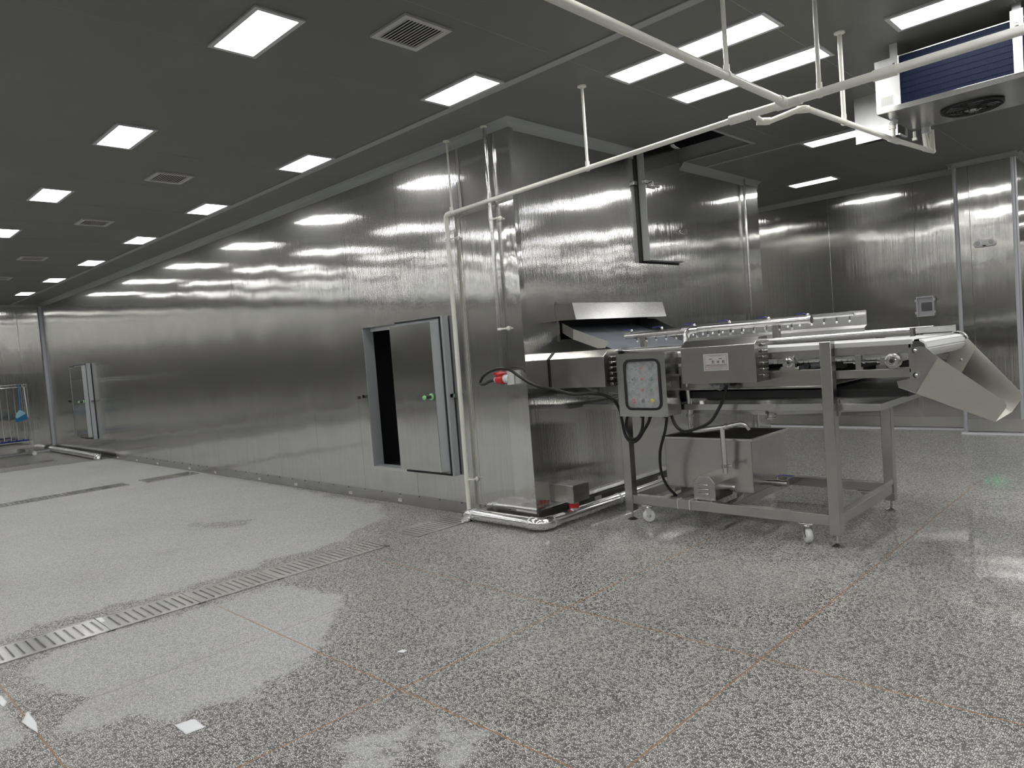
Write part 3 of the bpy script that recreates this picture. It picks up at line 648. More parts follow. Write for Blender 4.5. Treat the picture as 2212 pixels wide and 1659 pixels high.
# --- high hatch on the end wall
ht = thing('high_hatch', (0, 1.88, 2.37), 'stainless insulated hatch high on the ribbed end wall with chrome latch and hinges', 'door')
obj('hatch_slab', MB().box(0.018, 0.10, 1.895, 2.60, 2.372, 3.95), 'trim', ht, bevel=0.003)
obj('hatch_sheet', MB().box(0.10, 0.104, 1.90, 2.595, 2.375, 3.94), 'sheet', ht)
obj('hatch_gasket', MB().box(0.0, 0.018, 1.872, 2.61, 2.352, 2.372).box(0.0, 0.018, 1.868, 1.90, 2.352, 3.95), 'black', ht)
lt = obj('hatch_latch', MB().box(0.0, 0.03, 1.80, 1.86, 3.15, 3.19).box(0.09, 0.125, 1.86, 2.02, 3.155, 3.195), 'chrome', ht, bevel=0.004)
obj('latch_lever', MB().box(0.125, 0.145, 1.94, 2.10, 3.125, 3.145).cyl((0.10, 1.97, 3.16), (0.15, 1.97, 3.16), 0.02, 12).box(0.125, 0.14, 2.03, 2.17, 3.165, 3.18), 'chrome', lt)
for z in (2.70, 3.64): obj('hatch_hinge', MB().prism([(2.46, z), (2.50, z+0.025), (2.59, z+0.03), (2.64, z+0.035), (2.64, z-0.035), (2.59, z-0.03), (2.50, z-0.025)], 0, 0.10, 0.128), 'chrome', ht, bevel=0.005)

# ------------------------------------------------------------------ motor housings (one on the freezer, one on the machine)
def motor_cover(x0, x1, yf, yb, z0, z1, zt, parent, name='motor_cover', mat='tank'):
    """sheet cover: vertical front, sloping front top, louvred right end"""
    pr2 = [(yf, z0), (yf, z1), (yf+0.075, zt), (yb, zt), (yb, z0)]
    c = obj(name, MB().prism(pr2, 0, x0, x1), mat, parent, bevel=0.003)
    for i in range(6):
        z = z1-0.012-0.045*i
        q = MB(); prof = [(x1-0.002, z-0.014), (x1+0.016, z-0.010), (x1+0.020, z), (x1+0.014, z+0.010), (x1-0.002, z+0.013)]
        q.prism(prof, 1, yf+0.09, yb-0.035); obj('louvre', q, mat, c, bevel=0.004)
    return c
mcL = motor_cover(0.012, 0.61, 0.30, 0.52, 1.182, 1.438, 1.494, fz, 'drive_cover')
obj('cover_gap_strip', MB().prism([(0.293, 1.18), (0.293, 1.44), (0.37, 1.50), (0.38, 1.50), (0.305, 1.438), (0.305, 1.18)], 0, 0.004, 0.012), 'black', mcL)  # black strip paints the dark gap where the cover meets the wall
obj('drive_gland', MB().cyl((0.40, 0.40, 1.15), (0.46, 0.40, 1.16), 0.022, 12).cyl((0.36, 0.38, 1.185), (0.41, 0.40, 1.15), 0.02, 10), 'hose', mcL)

# ------------------------------------------------------------------ small box with drain on the end wall and foil-clad pipe on the floor
bx = obj('drain_box', MB().box(0.004, 0.245, 0.22, 0.44, 0.18, 0.332), 'tank', label='small square stainless drain box low on the ribbed end wall above the silver pipe', cat='drain box', bevel=0.002)
obj('mounting_flange', MB().box(0.001, 0.006, 0.19, 0.46, 0.165, 0.35), 'steel', bx)
obj('red_band', MB().lathe((0.175, 0.30, 0.125), (0, 0, 1), [(0.046, 0), (0.046, 0.035)]), 'red', bx)
obj('drain_stub', MB().lathe((0.175, 0.30, 0.11), (0, 0, 1), [(0.05, 0), (0.05, 0.015), (0.042, 0.018), (0.042, 0.05), (0.05, 0.055), (0.05, 0.07)]), 'satin', bx)
fp = thing('foil_pipe', (0.17, -0.13, 0), 'thick silver foil-clad pipe on the floor bending round the freezer corner', 'pipe')
zc = 0.064
obj('pipe_run', MB().tube([(-0.66, -0.135, zc), (0.08, -0.135, zc)], 0.053, 20), 'foil', fp)
obj('pipe_run', MB().tube([(0.175, -0.03, zc), (0.175, 4.6, zc)], 0.053, 20), 'foil', fp)
obj('pipe_elbow', MB().tube(fillet([(0.07, -0.135, zc), (0.175, -0.135, zc), (0.175, -0.02, zc)], 0.09, 8), 0.057, 20), 'foil', fp)
obj('pipe_elbow', MB().tube(fillet([(-0.62, -0.135, zc), (-0.74, -0.135, zc), (-0.79, -0.14, -0.03)], 0.06, 6), 0.055, 20), 'foil', fp)
for x in (-0.655, 0.06): obj('foil_band', MB().tube([(x-0.012, -0.135, zc), (x+0.012, -0.135, zc)], 0.0565, 20), 'galv', fp)
for y in (-0.02, 0.95): obj('foil_band', MB().tube([(0.175, y-0.012, zc), (0.175, y+0.012, zc)], 0.0565, 20), 'galv', fp)
obj('pipe_run', MB().tube([(-0.70, -0.02, 0.0), (-0.70, -0.02, 0.0)], 0.01, 4) if False else MB().cyl((0.175, 0.30, 0.06), (0.175, 0.30, 0.125), 0.04, 14), 'foil', fp)
fp2 = thing('foil_pipe', (-13.6, -0.16, 0), 'silver foil-clad pipe along the floor under the far end of the ribbed wall', 'pipe')
obj('pipe_run', MB().tube([(-15.5, -0.13, 0.066), (-11.75, -0.19, 0.066)], 0.062, 16), 'foil', fp2)
obj('pipe_elbow', MB().tube(fillet([(-11.8, -0.19, 0.066), (-11.68, -0.19, 0.066), (-11.62, -0.24, 0.0)], 0.06, 5), 0.064, 16), 'foil', fp2)

# ------------------------------------------------------------------ white drain pipes under the ceiling
dp = thing('drain_pipe', (-0.81, -0.06, 0.06), 'long white plastic drain pipe hung from the ceiling, dropping down the ribbed wall', 'pipe')
z_at = lambda x: 2.845+0.033*(x+0.8) if x < 0.9 else 2.902+0.006*(x-0.9)
A = (-0.805, -0.055, 2.84)
obj('pipe_run', MB().tube([(-0.80, -0.06, 2.845), (2.20, -0.075, 2.918)], 0.0185, 14), 'pvc', dp)
obj('pipe_run', MB().tube([(2.10, -0.075, 2.918), (5.5, -0.10, 2.935)], 0.0255, 16), 'pvc', dp)
obj('downpipe', MB().tube([(-0.805, -0.06, 2.84), (-0.815, -0.06, 0.06)], 0.0215, 14), 'pvc', dp)
obj('elbow', MB().tube(fillet([(-0.72, -0.06, 2.846), (-0.806, -0.06, 2.843), (-0.807, -0.06, 2.75)], 0.04, 6), 0.0255, 14), 'pvc', dp)
obj('pipe_run', MB().tube([(2.41, -0.10, 2.92), (2.39, -2.9, 2.925)], 0.0225, 16), 'pvc', dp)
obj('tee', MB().tube([(2.35, -0.075, 2.918), (2.50, -0.075, 2.919)], 0.031, 16).tube([(2.41, -0.05, 2.92), (2.41, -0.18, 2.92)], 0.029, 16), 'pvc', dp)
obj('reducer', MB().tube([(2.04, -0.075, 2.917), (2.17, -0.075, 2.917)], 0.030, 16), 'pvc', dp)
obj('coupling', MB().tube([(2.905, -0.08, 2.921), (3.03, -0.08, 2.921)], 0.031, 16), 'pvc', dp)
obj('branch_pipe', MB().tube(fillet([(2.19, -0.075, 2.915), (2.20, 0.07, 2.880), (2.46, 0.06, 2.905), (2.555, 1.52, 2.908), (2.655, 2.20, 2.895)], 0.035, 6), 0.0180, 14), 'pvc', dp)
for a, b_ in (((2.17, 0.03, 2.893), (2.24, 0.07, 2.884)), ((2.42, 0.06, 2.901), (2.465, 0.12, 2.905)), ((2.549, 1.44, 2.908), (2.559, 1.60, 2.908)), ((2.63, 2.03, 2.90), (2.645, 2.12, 2.898))):
    obj('fitting', MB().tube([a, b_], 0.0225, 14), 'pvc', dp)
obj('drop_pipe', MB().tube([(2.555, 1.50, 2.91), (2.555, 1.50, 3.03)], 0.017, 14).tube([(2.555, 1.50, 2.985), (2.555, 1.50, 3.012)], 0.024, 14), 'pvc', dp)
obj('drop_pipe', MB().tube([(2.638, 2.07, 2.90), (2.625, 2.07, 3.05)], 0.020, 14).tube([(2.655, 2.17, 2.885), (2.665, 2.11, 3.05)], 0.020, 14), 'pvc', dp)
def hanger(x, y, z, rr=0.0135):
    h = obj('hanger_rod', MB().cyl((x, y, z), (x, y, H), rr, 10), 'pvc', dp)
    obj('ceiling_rosette', MB().lathe((x, y, H-0.016), (0, 0, 1), [(0.014, 0), (0.034, 0.008), (0.036, 0.016)]), 'pvc', h)
    return h
hanger(-0.725, -0.055, 2.86, 0.0095); hanger(0.868, -0.070, 2.91, 0.0115); hanger(2.41, -0.83, 2.935, 0.0125); hanger(2.61, -0.08, 2.935, 0.0125); hanger(2.495, 0.65, 2.93, 0.0145)
def clampring(x, y, z, axis, r):
    a = Vector(axis)*0.009; p = Vector((x, y, z)); obj('pipe_clamp', MB().tube([p-a, p+a], r, 14).tube([p+Vector((0, 0, r*0.6)), p+Vector((0, 0, r+0.03))], 0.017, 10), 'pvc', dp)
clampring(-0.725, -0.06, 2.848, (1, 0, 0), 0.022); clampring(0.868, -0.07, 2.883, (1, 0, 0), 0.022); clampring(2.41, -0.83, 2.92, (0, 1, 0), 0.026); clampring(2.61, -0.077, 2.92, (1, 0, 0), 0.029); clampring(2.495, 0.65, 2.906, (0, 1, 0), 0.0225)
for z in (2.62, 0.37):
    obj('wall_clip', MB().lathe((-0.73, -0.004, z), (0, -1, 0), [(0.022, 0), (0.020, 0.01), (0.008, 0.016), (0.008, 0.05)], 12).tube([(-0.735, -0.05, z), (-0.80, -0.06, z-0.006)], 0.008, 8).tube([(-0.81, -0.06, z-0.016), (-0.81, -0.06, z+0.006)], 0.0260, 14), 'pvc', dp)
# printed marking on the pipe (illegible row of small characters)
q = MB()
random.seed(3)
yy = -1.50
for i in range(46):
    wd = random.choice((0.006, 0.009, 0.011)); yy += wd+0.006
    if i in (2, 8, 9, 19, 20, 30, 38): yy += 0.018; continue
    an = R(-62); z = 2.921+0.0334*math.sin(an); x = 2.40-0.0334*math.cos(an)*-1
    q.plate([(2.397+0.0230*math.cos(R(-40))*1, yy-1.0+1.0, 2.922+0.0230*math.sin(R(-40))), (2.397+0.0230*math.cos(R(-40)), yy+wd, 2.922+0.0230*math.sin(R(-40))), (2.397+0.0232*math.cos(R(-62)), yy+wd, 2.922+0.0232*math.sin(R(-62))), (2.397+0.0232*math.cos(R(-62)), yy, 2.922+0.0232*math.sin(R(-62)))], 0.0004)
obj('pipe_print', q, 'inkg', dp, kind='stuff')

# ------------------------------------------------------------------ polished steel conduit, socket and red plug
sc = thing('steel_conduit', (-0.23, -0.05, 1.40), 'polished steel tube from ceiling to the red plug socket by the freezer corner', 'conduit')
obj('conduit_tube', MB().cyl((-0.235, -0.05, 1.385), (-0.232, -0.05, H), 0.0165, 14), 'chrome', sc)
obj('ceiling_rosette', MB().lathe((-0.232, -0.05, H-0.014), (0, 0, 1), [(0.018, 0), (0.034, 0.006), (0.036, 0.014)]), 'pvc', sc)
for z in (2.70, 1.742):
    obj('wall_clip', MB().lathe((-0.165, -0.005, z), (0, -1, 0), [(0.021, 0), (0.019, 0.01), (0.008, 0.014), (0.008, 0.045)], 12).tube([(-0.168, -0.045, z), (-0.225, -0.05, z-0.004)], 0.008, 8).tube([(-0.234, -0.05, z-0.010), (-0.234, -0.05, z+0.010)], 0.021, 12), 'pvc', sc)
so = thing('wall_socket', (-0.14, -0.02, 1.24), 'clear plastic wall socket box holding the red plug near the freezer corner', 'socket')
obj('socket_box', MB().box(-0.20, -0.03, -0.075, -0.004, 1.245, 1.375), 'clear', so, bevel=0.004)
obj('socket_body', MB().lathe((-0.15, -0.055, 1.305), (-1, -0.15, 0), [(0.038, 0), (0.04, 0.035), (0.036, 0.06)], 18), 'white', so)
obj('socket_back', MB().box(-0.165, -0.14, -0.072, -0.008, 1.25, 1.37), 'white', so)
plg = thing('red_plug', (-0.24, -0.075, 1.30), 'red industrial power plug pushed into the socket on the ribbed wall', 'plug')
obj('plug_body', MB().lathe((-0.205, -0.064, 1.302), (-1, -0.15, -0.04), [(0.046, 0), (0.047, 0.02), (0.040, 0.035), (0.038, 0.07), (0.030, 0.085)], 20), 'red', plg)
obj('plug_lid', MB().plate([(-0.20, -0.11, 1.352), (-0.19, -0.03, 1.358), (-0.28, -0.03, 1.372), (-0.295, -0.10, 1.350)], 0.012).cyl((-0.285, -0.11, 1.352), (-0.285, -0.03, 1.362), 0.01, 8), 'red', plg)
obj('plug_nut', MB().lathe((-0.287, -0.077, 1.299), (-1, -0.15, -0.04), [(0.027, 0), (0.026, 0.018), (0.018, 0.026)], 14), 'frame', plg)

# ------------------------------------------------------------------ cables
def cable(name, pts, r, label, mat='cable'):
    return obj(name, MB().tube(spline(pts, 6), r, 10), mat, label=label, cat='cable')
cable('power_cable', [(-0.310,-0.082,1.296),(-0.356,-0.1,1.288),(-0.424,-0.105,1.264),(-0.477,-0.105,1.278),(-0.428,-0.10,1.339),(-0.332,-0.09,1.381),(-0.207,-0.09,1.396),(-0.105,-0.08,1.375),(0.006,-0.055,1.298),(0.097,0.02,1.226),(0.207,0.10,1.189),(0.35,0.20,1.134),(0.446,0.28,1.134),(0.535,0.36,1.112),(0.60,0.42,1.056),(0.632,0.45,0.969),(0.638,0.47,0.85),(0.655,0.475,0.752),(0.705,0.475,0.70),(0.774,0.475,0.718),(0.841,0.475,0.798),(0.90,0.475,0.88),(0.915,0.475,0.935)], 0.013, 'thick black cable from the red plug drooping to the control cabinet')
cable('looped_cable', [(0.70,0.50,0.93),(0.668,0.495,0.90),(0.660,0.49,0.813),(0.712,0.49,0.728),(0.774,0.49,0.743),(0.819,0.49,0.817),(0.829,0.50,0.93)], 0.012, 'inner black cable loop hanging under the control cabinet')
cable('pump_cable', [(1.061,0.5,0.93),(1.033,0.5,0.80),(0.939,0.55,0.616),(0.905,0.60,0.43),(0.925,0.65,0.30),(0.975,0.70,0.215)], 0.012, 'black cable running from the control cabinet down to the bottom frame')
cable('motor_cable', [(1.10,0.50,0.93),(1.13,0.49,0.86),(1.175,0.48,0.82),(1.241,0.46,0.803),(1.351,0.45,0.832),(1.468,0.46,0.887),(1.544,0.49,1.008),(1.590,0.49,1.10),(1.60,0.49,1.16)], 0.013, 'black cable sweeping from the cabinet up to the machine motor')

# ------------------------------------------------------------------ glazing machine
gm = thing('glazing_machine', (1.46, 1.18, 0), 'stainless glazing conveyor machine on a wheeled square-tube frame beside the freezer', 'machine')
def part(name, mb, mat='steel', parent=gm, bevel=0.0015, **k): return obj(name, mb, mat, parent, bevel=bevel, **k)
def leg(x, y, top):
    l_ = part('leg', MB().box(x-0.039, x+0.039, y-0.039, y+0.039, 0.085, top), bevel=0.004)
    obj('levelling_foot', MB().lathe((x, y, 0), (0, 0, 1), [(0.045, 0), (0.046, 0.006), (0.020, 0.018), (0.009, 0.024), (0.009, 0.088)]), 'satin', l_)
    return l_
leg(2.325, 0.579, 1.44); leg(0.597, 0.579, 1.44); leg(2.325, 1.78, 1.0); leg(0.597, 1.78, 1.44)
part('bottom_rail', MB().box(0.636, 2.286, 0.545, 0.605, 0.150, 0.225)); part('bottom_rail', MB().box(0.636, 2.286, 1.755, 1.815, 0.150, 0.225))
part('bottom_rail', MB().box(2.295, 2.355, 0.618, 1.741, 0.150, 0.225)); part('bottom_rail', MB().box(0.567, 0.627, 0.618, 1.741, 0.150, 0.225))
for x in (0.93, 1.13, 1.50): part('cross_member', MB().box(x-0.03, x+0.03, 0.605, 1.755, 0.160, 0.225))
def caster(x, y, axis):
    c = part('caster', MB().box(x-0.05, x+0.05, y-0.035, y+0.035, 0.138, 0.148).lathe((x, y, 0.118), (0, 0, 1), [(0.03, 0), (0.034, 0.008), (0.028, 0.02)]), 'chrome')
    a = Vector(axis); off = 0.026
    for s in (-1, 1):
        p = Vector((x, y, 0))+a*off*s; u = Vector((a.y, -a.x, 0))*0.02
        obj('caster_fork', MB().plate([p+u+Vector((0, 0, 0.12)), p-u+Vector((0, 0, 0.12)), p-u*0.6+Vector((0.0, 0, 0.045)), p+u*0.6+Vector((0.0, 0, 0.045))], 0.004), 'chrome', c)
    prof = [(0.044, 0), (0.052, 0.004), (0.055, 0.012), (0.055, 0.030), (0.052, 0.038), (0.044, 0.042)]
    obj('caster_wheel', MB().lathe(Vector((x, y, 0.0555))-a*0.021, a, prof, 24), 'belt', c)
    obj('wheel_hub', MB().lathe(Vector((x, y, 0.0555))-a*0.023, a, [(0.018, 0), (0.02, 0.004), (0.02, 0.042), (0.018, 0.046)], 14), 'satin', c)
    obj('axle_nut', MB().lathe(Vector((x, y, 0.0555))-a*0.036, a, [(0.008, 0), (0.008, 0.072)], 6), 'chrome', c)
caster(0.775, 0.575, (0.35, -0.937, 0)); caster(2.12, 0.575, (0.72, 0.694, 0)); caster(2.12, 1.785, (0.72, 0.694, 0)); caster(0.775, 1.785, (0.6, 0.8, 0))
# drip tray
q = MB()
q.box(0.095, 2.64, 0.625, 0.631, 0.955, 1.002); q.box(2.634, 2.64, 0.631, 1.735, 0.955, 1.002); q.box(0.095, 0.101, 0.631, 1.735, 0.955, 1.002); q.box(0.095, 2.64, 1.729, 1.735, 0.955, 1.002)
tr = part('drip_tray', q, 'satin')
cx_, cy_, zt, zb = 1.62, 1.18, 0.957, 0.86
c0 = [(0.1, 0.63, zt), (2.635, 0.63, zt), (2.635, 1.73, zt), (0.1, 1.73, zt)]; d0 = [(cx_-0.05, cy_-0.05, zb), (cx_+0.05, cy_-0.05, zb), (cx_+0.05, cy_+0.05, zb), (cx_-0.05, cy_+0.05, zb)]
q = MB()
for i in range(4):
    j = (i+1) % 4; q.plate([c0[i], c0[j], d0[j], d0[i]], 0.003)
q.plate(d0, 0.003); obj('tray_floor', q, 'sheet', tr)
obj('tray_outlet', MB().lathe((cx_, cy_, 0.82), (0, 0, 1), [(0.045, 0), (0.045, 0.01), (0.03, 0.012), (0.03, 0.05)]), 'chrome', tr)
part('tray_bracket', MB().box(2.364, 2.374, 0.60, 0.64, 0.92, 1.03)); part('tray_dark_sheet', MB().box(0.101, 0.55, 0.632, 1.72, 0.962, 0.968), 'black')  # black sheet paints the dark reflection inside the tray
# top rails
part('top_rail', MB().tube([(0.556, 0.585, 1.466), (2.86, 0.585, 1.474)], 0.021, 14).box(0.56, 2.86, 0.566, 0.604, 1.448, 1.462), 'tube', bevel=0)
part('rail_end_cap', MB().box(2.852, 2.874, 0.562, 0.612, 1.440, 1.495)); part('top_rail', MB().tube([(0.556, 1.76, 1.462), (2.70, 1.76, 1.468)], 0.021, 14), 'tube', bevel=0)
# conveyor side beams
for (ya, yb) in ((0.598, 0.640), (1.70, 1.742)):
    part('conveyor_beam', MB().box(2.366, 2.845, ya, yb, 1.335, 1.390)); part('conveyor_beam', MB().box(2.366, 2.845, ya, yb, 1.178, 1.234))
    part('conveyor_beam', MB().box(0.636, 2.284, ya, yb, 1.335, 1.383)); part('wear_strip', MB().box(1.10 if ya < 1 else 0.64, 2.284, ya+0.004, yb, 1.386, 1.420), 'belt'); part('wear_strip', MB().box(2.366, 2.846, ya+0.004, yb, 1.391, 1.422), 'belt')
    part('beam_upright', MB().box(2.83, 2.85, ya, yb, 1.178, 1.39)); part('beam_upright', MB().box(2.50, 2.536, ya, yb, 1.234, 1.335))
    part('side_flange', MB().box(1.0, 2.284, ya-0.006, yb, 1.236, 1.250)); part('side_pan', MB().box(1.0, 2.284, ya+0.012, ya+0.018, 1.128, 1.236), 'tank'); part('side_flange', MB().box(1.0, 2.284, ya-0.004, yb, 1.118, 1.132))
part('pan_floor', MB().box(1.0, 2.28, 0.62, 1.72, 1.118, 1.122), 'steel')
part('dark_gap_slab', MB().box(0.66, 2.80, 0.66, 1.68, 1.045, 1.10), 'black', bevel=0)  # black slab added to paint the dark void between conveyor and tray
part('mounting_plate', MB().box(2.278, 2.286, 0.588, 0.66, 1.08, 1.25), 'steel')
for z in (1.225, 1.19, 1.14, 1.095): part('bolt', MB().lathe((2.282, 0.585, z), (0, -1, 0), [(0.008, 0), (0.008, 0.006), (0.004, 0.012)], 8), 'chrome', bevel=0)
# belt: white modules around two noses
q = MB(); path = []
xa, xb, zt_, r_ = 0.66, 2.865, 1.412, 0.055
L_ = []
x = xa
while x < xb: L_.append((x, zt_, 0.0)); x += 0.038
for i in range(6): an = math.pi/2-math.pi*i/5.0; L_.append((xb+r_*math.cos(an), zt_-r_+r_*math.sin(an), an-math.pi/2))
x = xb
while x > xa: x -= 0.038; L_.append((x, zt_-2*r_, math.pi))
for (x, z, an) in L_:
    c, s_ = math.cos(an), math.sin(an)
    def W(u, h): return (x+u*c-h*s_*-1*0-h*s_, z+u*s_+h*c)
    poly = [W(-0.0175, -0.006), (x-0.0175*c-0.004*-s_, z-0.0175*s_+0.004*c), W(-0.012, 0.006), W(0.012, 0.006), W(0.0175, -0.006)]
    q.prism([W(-0.0175, -0.006), W(-0.013, 0.006), W(0.013, 0.006), W(0.0175, -0.006)], 1, 0.66, 1.68)
part('conveyor_belt', q, 'belt', bevel=0, kind='stuff')
q = MB()
for (x, z, an) in L_[-66:]: q.tube([(x, 1.69, z), (x+0.02*math.cos(an), 1.69, z+0.02*math.sin(an))], 0.008, 6)
part('drive_chain', MB().tube([(xb+0.075*math.cos(a_), 1.69, zt_-r_+0.075*math.sin(a_)) for a_ in [math.pi/2-math.pi*i/12 for i in range(13)]], 0.008, 6), 'satin', bevel=0)
part('head_shaft', MB().cyl((2.72, 0.57, 1.285), (2.72, 1.76, 1.285), 0.016, 14), 'tube', bevel=0)
part('return_shaft', MB().cyl((2.03, 0.57, 1.296), (2.03, 1.76, 1.296), 0.016, 14), 'tube', bevel=0)
# take-up bearing
tb = part('take_up_bearing', MB().lathe((2.735, 0.625, 1.288), (0, -1, 0), [(0.050, 0), (0.050, 0.030), (0.040, 0.034), (0.038, 0.040), (0.020, 0.042)], 24).box(2.655, 2.70, 0.60, 0.625, 1.262, 1.314).box(2.705, 2.765, 0.602, 0.625, 1.236, 1.338), 'satin')
obj('bearing_ring', MB().lathe((2.735, 0.586, 1.288), (0, -1, 0), [(0.026, 0), (0.028, 0.006), (0.022, 0.012)], 18), 'chrome', tb)
obj('shaft_end', MB().lathe((2.735, 0.58, 1.288), (0, -1, 0), [(0.014, 0), (0.014, 0.012)], 14), 'dark', tb)
obj('adjusting_rod', MB().cyl((2.42, 0.612, 1.288), (2.67, 0.612, 1.288), 0.006, 10), 'chrome', tb)
for x in (2.485, 2.545, 2.635): obj('rod_nut', MB().lathe((x, 0.612, 1.288), (1, 0, 0), [(0.013, 0), (0.013, 0.014)], 6), 'chrome', tb)
# pillow-block bearing
pb = part('pillow_bearing', MB().prism([(1.975, 1.250), (1.975, 1.262), (2.0, 1.266), (2.0, 1.30)]+[(2.045+0.045*math.cos(a_), 1.305+0.045*math.sin(a_)) for a_ in [math.pi*(1-i/12) for i in range(13)]]+[(2.09, 1.266), (2.115, 1.262), (2.115, 1.250)], 1, 0.59, 0.625), 'satin')
obj('bearing_ring', MB().lathe((2.045, 0.592, 1.305), (0, -1, 0), [(0.032, 0), (0.034, 0.006), (0.024, 0.008), (0.022, 0.012), (0.012, 0.012)], 20), 'chrome', pb)
obj('shaft_end', MB().lathe((2.045, 0.582, 1.305), (0, -1, 0), [(0.010, 0), (0.010, 0.008)], 12), 'dark', pb)
for x in (1.985, 2.105): obj('bearing_bolt', MB().lathe((x, 0.607, 1.262), (0, 0, 1), [(0.009, 0), (0.009, 0.008), (0.005, 0.014)], 6), 'chrome', pb)
obj('grease_nipple', MB().cyl((2.075, 0.60, 1.34), (2.088, 0.595, 1.352), 0.004, 6), 'white', pb)
# return rollers and grey hoses inside the bed
q = MB()
for (a, b_) in (((1.62, 0.85, 1.25), (2.35, 1.20, 1.31)), ((1.55, 0.75, 1.18), (2.32, 0.95, 1.26))):
    A_, B_ = Vector(a), Vector(b_); q.tube([A_, B_], 0.022, 10)
    for i in range(14):
        p = A_.lerp(B_, (i+0.5)/14); d = (B_-A_).normalized()*0.010; q.tube([p-d, p+d], 0.027, 10)
part('spiral_hose', q, 'hose', bevel=0)
part('spiral_hose', MB().tube([(2.38, 0.95, 1.262), (2.62, 1.30, 1.30)], 0.02, 10), 'hose', bevel=0)
q = MB()
for x in (1.3, 1.7, 2.15, 2.55): q.cyl((x, 0.64, 1.27), (x, 1.70, 1.27), 0.02, 10)
part('return_rollers', q, 'dark', bevel=0)
part('grey_roller', MB().cyl((2.08, 0.70, 1.255), (2.28, 0.70, 1.283), 0.026, 12), 'hose', bevel=0)
# far side guard with spray bar
gd = part('rear_guard', MB().plate([(0.62, 1.70, 1.655), (2.235, 1.70, 1.655), (2.235, 1.70, 1.535), (0.62, 1.70, 1.535)][::-1], 0.003).plate([(0.62, 1.70, 1.535), (2.235, 1.70, 1.535), (2.235, 1.64, 1.512), (0.62, 1.64, 1.512)][::-1], 0.003).plate([(0.62, 1.64, 1.512), (2.235, 1.64, 1.512), (2.235, 1.64, 1.455), (0.62, 1.64, 1.455)][::-1], 0.003), 'satin', bevel=0)
part('rear_rail', MB().plate([(2.20, 1.66, 1.482), (2.86, 1.66, 1.482), (2.86, 1.66, 1.437), (2.20, 1.66, 1.437)][::-1], 0.003).plate([(2.66, 1.64, 1.43), (2.86, 1.64, 1.43), (2.86, 1.60, 1.385), (2.66, 1.60, 1.385)][::-1], 0.003).box(2.85, 2.875, 1.64, 1.70, 1.43, 1.485), 'satin', bevel=0)
for x in (2.6, 2.76): part('rivet', MB().lathe((x, 1.657, 1.46), (0, -1, 0), [(0.005, 0), (0.003, 0.003)], 8), 'chrome', bevel=0)
sb = part('rear_spray_bar', MB().tube([(0.70, 1.55, 1.61), (2.19, 1.55, 1.625)], 0.011, 10), 'tube', bevel=0)
nz = obj('nozzle', MB().cyl((0.74, 1.55, 1.565), (0.74, 1.55, 1.605), 0.006, 8).ball((0.74, 1.55, 1.56), 0.011, 10), 'chrome', sb)
for i in range(1, 15):
    c = nz.copy(); COL.objects.link(c); c.parent = sb; c.location = nz.location+Vector((0.101*i, 0, 0.001*i))
# front spray header
hd = part('spray_header', MB().tube([(0.60, 0.66, 1.592), (1.24, 0.66, 1.596)], 0.027, 16).tube([(1.16, 0.66, 1.606), (2.185, 0.66, 1.604)], 0.0245, 16).tube([(2.18, 0.66, 1.604), (2.20, 0.66, 1.604)], 0.030, 16), 'tube', bevel=0)
obj('header_elbow', MB().tube(fillet([(1.30, 0.655, 1.60), (1.205, 0.64, 1.60), (1.20, 0.62, 1.47), (1.19, 0.62, 1.20)], 0.06, 8), 0.026, 16), 'chrome', hd)
nz2 = obj('nozzle', MB().cyl((0.71, 0.66, 1.545), (0.71, 0.66, 1.572), 0.006, 8).ball((0.71, 0.66, 1.540), 0.010, 10), 'chrome', hd)
for i in range(1, 15):
    c = nz2.copy(); COL.objects.link(c); c.parent = hd; c.location = nz2.location+Vector((0.096*i, 0, 0.0008*i))
for (x, z) in ((0.755, 1.0), (1.915, 1.0)):
    part('header_bracket', MB().box(x, x+0.045, 0.64, 0.644, 1.48, 1.585).box(x+0.041, x+0.045, 0.644, 0.69, 1.48, 1.60).box(x-0.03, x+0.08, 0.60, 0.67, 1.484, 1.49), 'steel')
for x in (0.645, 0.95, 1.255, 1.56, 1.875, 2.165):
    v = obj('valve', MB().cyl((x, 0.685, 1.61), (x, 0.685, 1.638), 0.007, 8).ball((x, 0.685, 1.638), 0.012, 10), 'chrome', hd)
    obj('valve_handle', MB().plate([(x-0.006, 0.678, 1.642), (x-0.006, 0.692, 1.642), (x-0.028, 0.692, 1.655), (x-0.028, 0.678, 1.655)], 0.004).plate([(x-0.028, 0.676, 1.655), (x-0.028, 0.694, 1.655), (x-0.085, 0.694, 1.652), (x-0.085, 0.676, 1.652)], 0.006), 'blueh', v)
# machine motor cover with nameplate
mc = motor_cover(1.288, 1.893, 0.387, 0.60, 1.184, 1.462, 1.512, gm)
obj('gear_motor', MB().cyl((1.52, 0.46, 1.165), (1.575, 0.46, 1.150), 0.030, 14).prism([(1.46, 1.19), (1.60, 1.19), (1.60, 1.15), (1.565, 1.125), (1.52, 1.14)], 1, 0.45, 0.55), 'hose', mc)
npx0, npx1, npz0, npz1 = 1.482, 1.684, 1.280, 1.406
np_ = thing('x', (1.58, 0.383, 1.28), None, None) if False else obj('nameplate', MB().box(npx0, npx1, 0.3845, 0.387, npz0, npz1), 'plate', gm)
q = MB(); yq = 0.384
def bar(x0, x1, z0, z1, qq): qq.box(x0, x1, yq, 0.3845, z0, z1)
for (a, b_, c, d) in ((npx0+0.012, npx1-0.012, npz1-0.011, npz1-0.0095), (npx0+0.012, npx1-0.012, npz0+0.0095, npz0+0.011)): bar(a, b_, c, d, q)
for x in (npx0+0.012, npx1-0.0135): bar(x, x+0.0015, npz0+0.011, npz1-0.011, q)
bar(npx0+0.012, npx1-0.012, npz0+0.036, npz0+0.0374, q)
